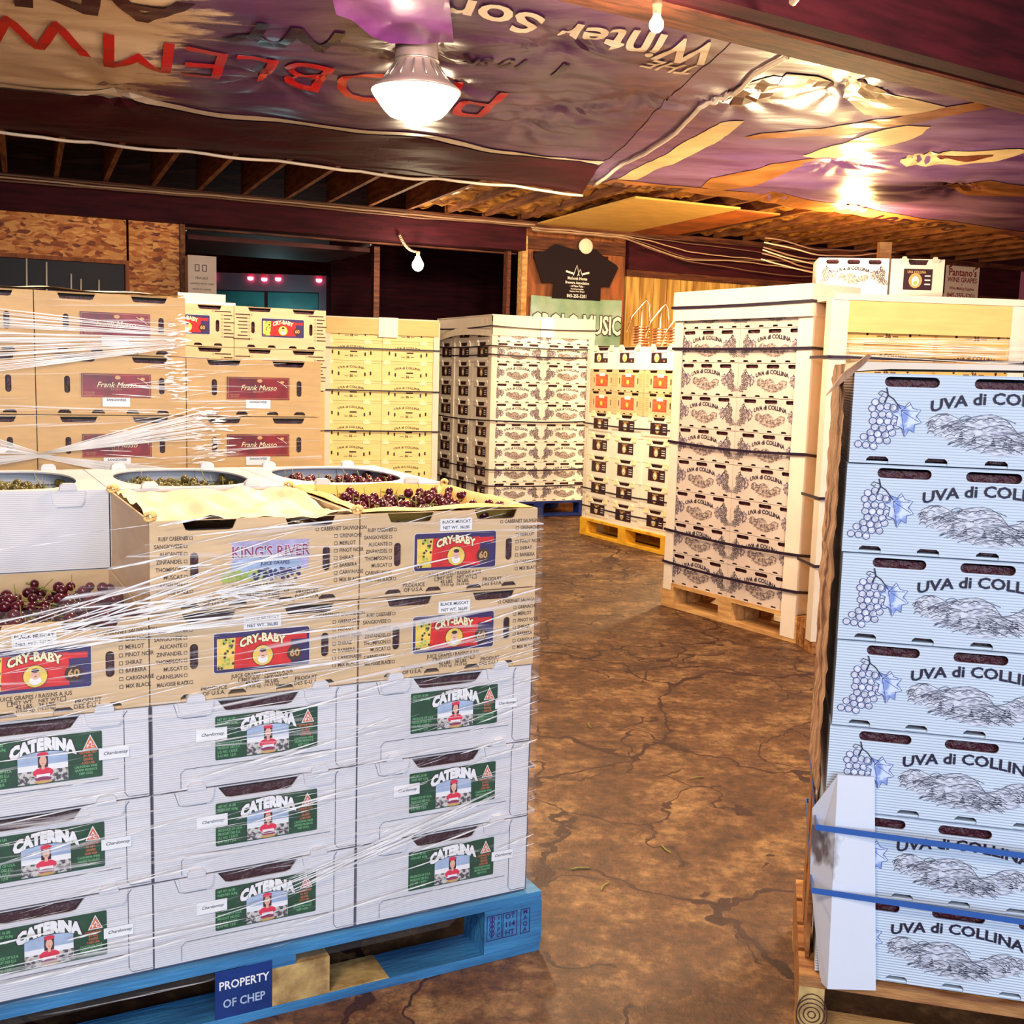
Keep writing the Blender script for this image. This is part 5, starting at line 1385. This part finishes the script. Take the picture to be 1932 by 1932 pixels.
# ---------------------------------------------------------------- STACK 3: tan stack behind
S3 = Stack(-1.1852, 4.6249, .5105, .142)
t = pallet('wooden_pallet', S3.P(-.82, 0, 0), S3.a, 1.22, .52, 'pine pallet hidden beneath the tan stack behind the wrapped one', 'pine', 'pine', nb=4)
for r in range(8):
    for c in (-1, 0):
        z = .1421 + H3 * r
        if r < 6: S3.put('plainrear', c * W3, 0, z, 'plain tan carton concealed low in the second tan stack', 'concealed low cartons of the second tan stack')
        else: S3.put('babyfar', c * W3, 0, z, 'small tan red-label carton, %s, %s, behind the wrapped tan stack' % ('top row' if r == 7 else 'second row down', 'left' if c < 0 else 'right'), 'red-label cartons behind the wrapped stack')
z8 = .1421 + H3 * 8
b = MB(); b.box(-.42, .02, .05, .46, z8, z8 + .012, 'whiteliner'); o = b.build('paper_liner', None, S3.P(0, 0, 0), S3.a); tag(o, 'white liner sheet on top of the tan stack behind the wrapped one', 'liner paper')
# white cooler carton and support at the opening
t = empty('steel_cabinet', RW(-3.80, -.35, 0), RA); tag(t, 'grey steel cabinet standing by the opening, under the printed white carton', 'cabinet')
b = MB(); b.box(-.02, .40, 0, .28, 0, 1.93, 'metal'); b.build('body', t); b = MB(); b.box(0, .38, -.012, 0, .05, 1.88, 'metal'); b.build('door', t)
t = empty('printed_carton', RW(-3.72, -.28, 1.93), RA); tag(t, 'tall white printed carton on the grey cabinet by the opening', 'carton')
b = MB(); b.box(0, .25, 0, .2, 0, .34, 'greyboard'); b.build('body', t)
P = Print(-.002)
P.frame(.06, .10, .20, .26, .006, 'ink', 1); P.frame(.125, .165, .20, .26, .006, 'ink', 1); P.text('FRAGILE', .12, .14, .03, 'ink', 1); P.text('HANDLE WITH CARE', .12, .09, .022, 'ink', 1); P.text('MADE IN CHINA', .12, .04, .022, 'ink', 1); P.build('printing', t)

# ---------------------------------------------------------------- STACK 4: pale yellow strapped stack
S4 = Stack(-1.6524, 9.5112, .2919, .14)
pallet('wooden_pallet', S4.P(-.01, 0, 0), S4.a, 1.02, .42, 'pine pallet hidden beneath the pale yellow stack', 'pine', 'pine', nb=4)
for r in range(9):
    for c in (0, 1): S4.put('y36', c * W4, .006, .1419 + H4 * r, 'pale yellow carton, %s, %s, of the pale yellow strapped stack' % (rowname(r, 9), 'left column' if c == 0 else 'right column'), 'pale yellow cartons with the number print')
t = empty('stack_cap', S4.P(0, 0, 1.595), S4.a); tag(t, 'folded yellow-tan cardboard cap over the pale yellow stack', 'cardboard cap')
b = MB(); b.box(-.004, .998, -.014, -.006, 0, .135, 'capyel'); b.build('front_flap', t); b = MB(); b.box(-.004, .998, -.014, .41, .135, .145, 'capwhite'); b.build('top', t)
b = MB(); b.box(.46, .63, -.020, -.017, -.02, .15, 'paper'); o = b.build('paper_sheet', None, S4.P(0, 0, 1.595), S4.a); tag(o, 'pale printed paper sheet taped on the cap of the pale yellow stack', 'paper')
Lpost(S4, -.006, -.002, 1, 1, .10, 1.72, .05, .06, 'post', 'white corner board at the left edge of the pale yellow stack', name='corner_protector')
Lpost(S4, 1.004, -.002, -1, 1, .10, 1.72, .05, .06, 'post', 'white corner board at the right edge of the pale yellow stack')
for k, z in enumerate((1.473, 1.109, .756)): strapring(S4, -.016, 1.014, -.020, .43, z, label='%s black strap around the pale yellow stack' % ('highest', 'middle', 'lowest')[k], group='straps on the pale yellow stack')

# ---------------------------------------------------------------- STACK 5: white stack with dark end labels
S5 = Stack(-.2119, 9.6434, .4701, .1464)
pallet('wooden_pallet', S5.P(-.01, 0, .006), S5.a, 1.04, 1.22, 'dark navy pallet under the white stack with dark end labels', 'woodnavy', 'woodnavy')
jn = ['front', 'middle', 'rear']
for r in range(9):
    z = .1464 + H5 * r
    S5.put('uva5', 0, .0, z, 'white hill-print carton, %s, left front of navy-pallet stack' % rowname(r, 9), 'white cartons of the navy-pallet stack')
    S5.put('uva5', W5, .0, z, 'white hill-print carton, %s, right front of navy-pallet stack' % rowname(r, 9), 'white cartons of the navy-pallet stack')
    for j in (1, 2): S5.put('end5', 0, .402 * j, z, 'white dark-end-label carton, %s, %s, side of navy-pallet stack' % (rowname(r, 9), ('centre' if j == 1 else 'rearmost')), 'white cartons of the navy-pallet stack')
t = empty('stack_cap', S5.P(0, 0, 1.62), S5.a); tag(t, 'white cardboard cap with drooping side flap over the navy-pallet stack', 'cardboard cap')
b = MB(); b.box(-.006, 1.03, -.014, -.006, 0, .17, 'capwhite'); b.build('front_flap', t)
b = MB(); b.box(-.014, 1.03, -.014, 1.22, .17, .18, 'capwhite'); b.build('top', t)
b = MB(); pts = []
for k in range(13): d = k / 12 * 1.22; pts.append((d, -.01 + .035 * math.sin(PI * k / 12) - .03 * (k / 12)))
vs = []
for d, z in pts: vs += [(-.012 - .03 * math.sin(PI * d / 1.22), d, z), (-.012, d, .17)]
b.add(vs, [(2 * k, 2 * k + 2, 2 * k + 3, 2 * k + 1) for k in range(12)], 'capwhite'); b.build('side_flap', t)
b = MB(); b.box(.46, .60, -.024, -.018, .0, .17, 'paper'); o = b.build('paper_sheet', None, S5.P(0, 0, 1.62), S5.a); tag(o, 'pinkish paper sheet taped on the cap of the navy-pallet stack', 'paper')
Lpost(S5, -.004, -.002, 1, 1, .12, 1.63, .05, .05, 'post', 'white corner board at the near left edge of the navy-pallet stack')
Lpost(S5, 1.024, -.002, -1, 1, .12, 1.74, .05, .05, 'post', 'white corner board at the right edge of the navy-pallet stack')
b = MB(); b.box(-.010, -.004, .80, .85, 0, 1.50, 'post'); o = b.build('edge_board', None, S5.P(0, 0, .12), S5.a); tag(o, 'white upright board between the end-label columns of the navy-pallet stack', 'edge board')
for k, z in enumerate((1.70, 1.53, 1.455, .878, .444, .30)): strapring(S5, -.016, 1.034, -.020, 1.22, z, sag=.012, label='%s black strap around the white navy-pallet stack' % ('highest', 'second highest', 'third highest', 'fourth highest', 'second lowest', 'lowest')[k], group='straps on the navy-pallet stack', off=.012)

# ---------------------------------------------------------------- STACK 6: mixed stack on the yellow pallet
S6 = Stack(.5873, 8.9113, -1.0611, .1359)
pallet('wooden_pallet', S6.P(-.02, -.02, 0), S6.a, 1.20, .56, 'yellow painted pallet under the mixed carton stack', 'woodyel', 'woodyel', nb=4)
for r in range(8):
    for c in range(3):
        key = 'black6' if r < 5 else ('red6' if r < 7 else 'green6'); kind = {'black6': 'white carton with dark label', 'red6': 'tan carton with red label', 'green6': 'white carton with round green label'}[key]
        S6.put(key, c * W6 + R.uniform(-.004, .004), (.006 if c != 1 else -.012), .1359 + H6 * r, '%s, %s, %s column, on the yellow pallet' % (kind, rowname(r, 8), ('left', 'middle', 'right')[c]), 'cartons on the yellow pallet')
for k, z in enumerate((.913, .389, .245)): strapring(S6, -.01, 1.165, -.022, .51, z, sag=.01, label='%s black strap around the stack on the yellow pallet' % ('highest', 'middle', 'lowest')[k], group='straps on the yellow-pallet stack')
Lpost(S6, -.006, -.004, 1, 1, .12, 1.50, .04, .05, 'post', 'white corner board at the left edge of the yellow-pallet stack')
# copper coils
zc = .1359 + H6 * 8


def coil(u, d, r, n, label, up):
    t = empty('wort_chiller', S6.P(u, d, zc), 0); tag(t, label, 'copper coil', 'copper coils on the yellow-pallet stack'); b = MB(); pts = []
    for i in range(n * 18 + 1): a = 2 * PI * i / 18; pts.append((r * math.cos(a), r * math.sin(a), .02 + .021 * i / 18))
    b.tube(pts, .0085, 'copper', 8); b.build('coil', t)
    b = MB(); h = .02 + .021 * n
    b.tube([(r, 0, h), (r * .9, 0, h + .10), (r * .8, 0, up), (r * .5, 0, up + .035), (0, 0, up), (-r * 1.3, 0, up - .10), (-r * 1.9, 0, up - .22)], .0085, 'copper', 8); b.build('outlet_tube', t)
    b = MB(); b.tube([(0, r * .5, .01), (0, r * .5, up * .9)], .0075, 'metal', 8); b.build('riser', t)


coil(.40, .22, .062, 7, 'left coiled copper chiller with a tall hooked tube', .34)
coil(.62, .24, .060, 6, 'middle coiled copper chiller with a shiny straight riser', .30)
coil(.84, .22, .055, 6, 'right coiled copper chiller with a short drooping tube', .22)

# ---------------------------------------------------------------- STACK T: tall strapped stack in the centre
ST5 = Stack(.8757, 6.1455, -.9922, .14)
pallet('wooden_pallet', ST5.P(0, -.01, 0), ST5.a, 1.0154, .33, 'raw pine pallet under the tall grey-white stack in the middle', 'pineL', 'pineL', nb=4, bw=.08)
for r in range(9):
    for c in (0, 1): ST5.put('uvaTr' if c else 'uvaT', .0277 + c * WT, .0, .139 + HT * r, 'grey-white hill-print carton, %s, %s column, of the tall centre stack' % (rowname(r, 9), 'left' if c == 0 else 'right'), 'hill-print cartons of the tall centre stack')
zt5 = .139 + HT * 9
t = empty('stack_cap', ST5.P(0, 0, 1.60), ST5.a); tag(t, 'broad white cardboard cap on the tall centre stack', 'cardboard cap')
b = MB(); b.box(.015, 1.005, -.030, -.022, 0, .145, 'capwhite'); b.build('front_flap', t); b = MB(); b.box(.015, 1.005, -.030, .31, .145, .155, 'capwhite'); b.build('top', t); b = MB(); b.box(.998, 1.006, -.022, .31, 0, .145, 'capwhite'); b.build('side_flap', t)
Lpost(ST5, .022, -.003, 1, 1, .10, 1.66, .055, .06, 'post', 'white corner board at the left edge of the tall centre stack', t=.009)
Lpost(ST5, .994, -.003, -1, 1, .02, 1.66, .085, .085, 'post', 'wide white corner board at the near right edge of the tall centre stack', t=.009)
for k, z in enumerate((1.672, 1.45, .938, .442, .259)): strapring(ST5, .012, 1.006, -.016 if k else -.034, .31, z, sag=.014 if k > 1 else .004, wd=.014, label='%s black strap around the tall centre stack' % ('highest', 'second highest', 'middle', 'second lowest', 'lowest')[k], group='straps on the tall centre stack')

# ---------------------------------------------------------------- STACK 8: yellow stack behind at right
S8 = Stack(1.445, 5.10, .10, .14)
pallet('wooden_pallet', S8.P(0, -.01, 0), S8.a, .92, .34, 'dark pine pallet under the yellow stack behind the right-hand cartons', 'pine', 'pine', nb=4, bw=.08)
for r in range(9):
    for c in (0, 1): S8.put('y8', .07 + c * (W8 - .018), .006, .14 + H8 * r, 'yellow carton, %s, %s column, of the yellow stack at right' % (rowname(r, 9), 'left' if c == 0 else 'right'), 'yellow cartons of the right-hand yellow stack')
t = empty('stack_cap', S8.P(0, 0, 1.52), S8.a); tag(t, 'ridged yellow-tan cardboard cap with white rim on the yellow stack', 'cardboard cap')
b = MB(); b.box(.075, .865, -.012, -.004, 0, .145, 'capyel'); b.build('front_flap', t); b = MB(); b.box(.0, .93, -.016, .31, .145, .175, 'capwhite'); b.build('top', t)
Lpost(S8, .0, -.004, 1, 1, .06, 1.67, .075, .06, 'post', 'white corner board at the left edge of the yellow stack', t=.008)
Lpost(S8, .935, -.004, -1, 1, .06, 1.67, .07, .06, 'post', 'white corner board at the far right edge of the yellow stack', t=.008)
for k, z in enumerate((1.405, .748, .426)): strapring(S8, -.01, .945, -.018, .31, z, label='%s black strap around the yellow stack at right' % ('highest', 'middle', 'lowest')[k], group='straps on the yellow stack', wd=.014)
st = []
for i in range(26): z = 1.44 + rr.uniform(-.03, .06); st.append((.0, z, .93, z + rr.uniform(-.03, .03), rr.choice([.0015, .0025])))
for i in range(20): z = rr.uniform(.5, .95); st.append((.0, z, .4, z + rr.uniform(-.05, .03), rr.choice([.0012, .002])))
t = film(S8, [(.0 + .93 * k / 10, 1.38, 1.50) for k in range(11)], -.024, M['film2'], 'stretch_film', 'band of clear stretch film under the cap of the yellow stack', st)

# shelf with cartons behind
t = empty('storage_shelf', (2.10, 8.16, 0), -.12); tag(t, 'wooden storage shelf carrying two cartons behind the tall stacks at right', 'shelf')
b = MB(); b.box(0, 1.15, 0, .60, 1.86, 1.90, 'pine'); b.build('shelf_board', t)
for x in (0.0, 1.09):
    for y in (0, .54): b = MB(); b.box(x, x + .06, y, y + .06, 0, 1.86, 'pine'); b.build('leg', t)
_ps = print_uva(.50, .20, False); _ps.v = [(x, y, z + .075) for x, y, z in _ps.v]
ctype('uvaS', 'grape_carton', .50, .38, .30, 'whitewarm', SLOT_UVA(.50, .30)[:3], [('printing', _ps)])
ctype('blackS', 'grape_carton', .38, .38, .30, 'whitewarm', SLOT_END(.38, .30), [('label', label_black(.38, .30))], tabs=(.09, .31), tabm='post')
carton('uvaS', (2.20, 8.20, 1.90), -.16, 'white hill-print carton high on the shelf behind the tall stacks', 'cartons on the high shelf')
carton('blackS', (2.71, 8.12, 1.90), -.06, 'white carton with dark label high on the shelf beside the sign', 'cartons on the high shelf')
b = MB(); b.box(-.1, 0, 0, .05, 0, 2.42, 'pineL'); o = b.build('wall_stud', None, (2.98, 8.95, 0), .1); tag(o, 'yellow pine stud standing behind the cartons on the high shelf', 'stud')

# ---------------------------------------------------------------- STACK 7: right foreground
S7 = Stack(.6162, 2.0105, -.2346, .14)
names7 = {0: 'bottom', 1: 'second lowest', 2: 'third lowest', 3: 'middle', 4: 'third highest', 5: 'second highest', 6: 'topmost'}
for r in range(7):
    S7.put('uva7', R.uniform(-.003, .003), 0, .14 + H7 * r, 'bluish-white hill-print carton, %s of the right-hand front stack' % names7[r], 'bluish-white cartons of the right-hand front stack')
t = empty('wooden_pallet', S7.P(-.028, -.02, 0), S7.a); tag(t, 'raw pine pallet with end-grain block under the right-hand front stack', 'pallet')
for k in range(4): b = MB(); b.box(0, .62, k * .11, k * .11 + .095, .118, .138, 'pine'); b.build('deck_board', t)
b = MB(); b.box(0, .05, .0, .45, .02, .1175, 'pine'); b.build('stringer', t)
b = MB(); b.box(.001, .049, -.0015, .0, .021, .117, 'woodend'); b.build('end_grain', t)
P = Print(-.003)
for k in range(6): P.ring(.028, .062, .008 + .0085 * k, .002, 'inkbrown', 1, 20) if k < 3 else P.ring(.028, .062, .030, .002, 'inkbrown', 1, 20, .010 * k + .004) if k < 5 else None
P.build('growth_rings', t)
b = MB(); b.box(.57, .62, .0, .45, .02, .1175, 'pine'); b.build('stringer', t)
for y in (.0, .35): b = MB(); b.box(0, .62, y, y + .095, 0, .0195, 'pineL'); b.build('bottom_board', t)
# torn kraft liner on the left edge
def torn(u, d0, d1, z0, z1, name, label):
    b = MB(); nz, nd = 60, 8; vs = []
    for k in range(nz + 1):
        z = z0 + (z1 - z0) * k / nz
        for j in range(nd + 1):
            f = j / nd; e = (.006 * noise.noise(Vector((z * 22, j * .7, 1))) + .004 * noise.noise(Vector((z * 60, j * 1.9, 5))))
            vs.append((u - .006 - .010 * math.sin(PI * f) + e, d0 + (d1 - d0) * f + (.008 * noise.noise(Vector((z * 30, 3, 1))) if j == 0 else 0), z))
    b.add(vs, [(k * (nd + 1) + j, k * (nd + 1) + j + 1, (k + 1) * (nd + 1) + j + 1, (k + 1) * (nd + 1) + j) for k in range(nz) for j in range(nd)], 'torn', True)
    o = b.build(name, None, S7.P(0, 0, 0), S7.a); tag(o, label, 'edge board'); return o
torn(-.008, .005, .40, .50, 1.318, 'torn_edge_board', 'torn brown kraft edge board along the left side of the right-hand stack')
b = MB(); b.prism([(-.004, 0), (.06, .006), (.50, .012), (.50, .018), (.0, .018)], .0, .40, 'capwhite'); o = b.build('top_sheet', None, S7.P(0.004, 0.002, .14 + H7 * 7 + .001), S7.a); tag(o, 'white cardboard sheet lying on top of the right-hand front stack', 'cardboard sheet')
b = MB(); b.prism([(-.045, -.045), (-.03, -.03), (.015, .012), (.030, .030), (.022, .032), (-.02, -.005)], .0, .05, 'torn'); o = b.build('torn_flap', None, S7.P(0, .0, .14 + H7 * 7), S7.a); tag(o, 'curled torn cardboard flap at the top corner of the right-hand stack', 'cardboard flap')
# dirty folded corner board
t = empty('corner_protector', S7.P(0, -.008, .13), S7.a); tag(t, 'scuffed white folded corner board leaning at the foot of the right-hand stack', 'edge board')
b = MB(); b.add([(.025, -.030, -.002), (.115, -.012, 0), (.085, -.008, .42), (.018, -.018, .42), (.025, -.026, -.002), (.115, -.008, 0), (.085, -.004, .42), (.018, -.012, .42)], [(0, 1, 2, 3), (7, 6, 5, 4), (0, 4, 5, 1), (1, 5, 6, 2), (2, 6, 7, 3), (3, 7, 4, 0)], 'postdirty'); b.build('front_flange', t)
b = MB(); b.add([(.025, -.030, -.002), (.018, -.018, .42), (-.022, .02, .335), (-.018, .03, .20), (.012, -.01, .0), (.028, -.026, -.002), (.021, -.013, .42), (-.017, .024, .335), (-.013, .034, .20), (.016, -.004, 0)], [(4, 3, 2, 1, 0), (5, 6, 7, 8, 9), (0, 1, 6, 5), (1, 2, 7, 6), (2, 3, 8, 7), (3, 4, 9, 8), (4, 0, 5, 9)], 'postdirty'); b.build('side_flange', t)
for k, z in enumerate((.448, .322)): strapring(S7, -.014, .511, -.036, .424, z, 'bluestrap', wd=.011, th=.002, off=.001, label='%s blue strap around the foot of the right-hand stack' % ('upper', 'lower')[k], group='blue straps on the right-hand stack', tilt=-.02)
b = MB(); b.box(-.012, -.004, .05, .16, 0, .30, 'pine'); b.box(-.012, -.004, .20, .30, 0, .34, 'pine'); o = b.build('side_slat', None, S7.P(-.004, 0, .14), S7.a); tag(o, 'orange-brown slatted board along the side of the right-hand stack foot', 'board')

# debris on floor
for k, (x, y, a) in enumerate([(.20, 2.72, .3), (.26, 2.62, 1.1), (.45, 2.85, 2.0), (.62, 3.4, .5), (.31, 3.9, 1.7)]):
    b = MB(); b.tube([(-.02, 0, .004), (0, .004, .005), (.03, -.002, .004)], .002, 'stem', 5); o = b.build('dry_twig', None, (x, y, 0), a); tag(o, 'dry grape stem fragment lying on the cracked floor', 'stem', 'dry stems on the floor')
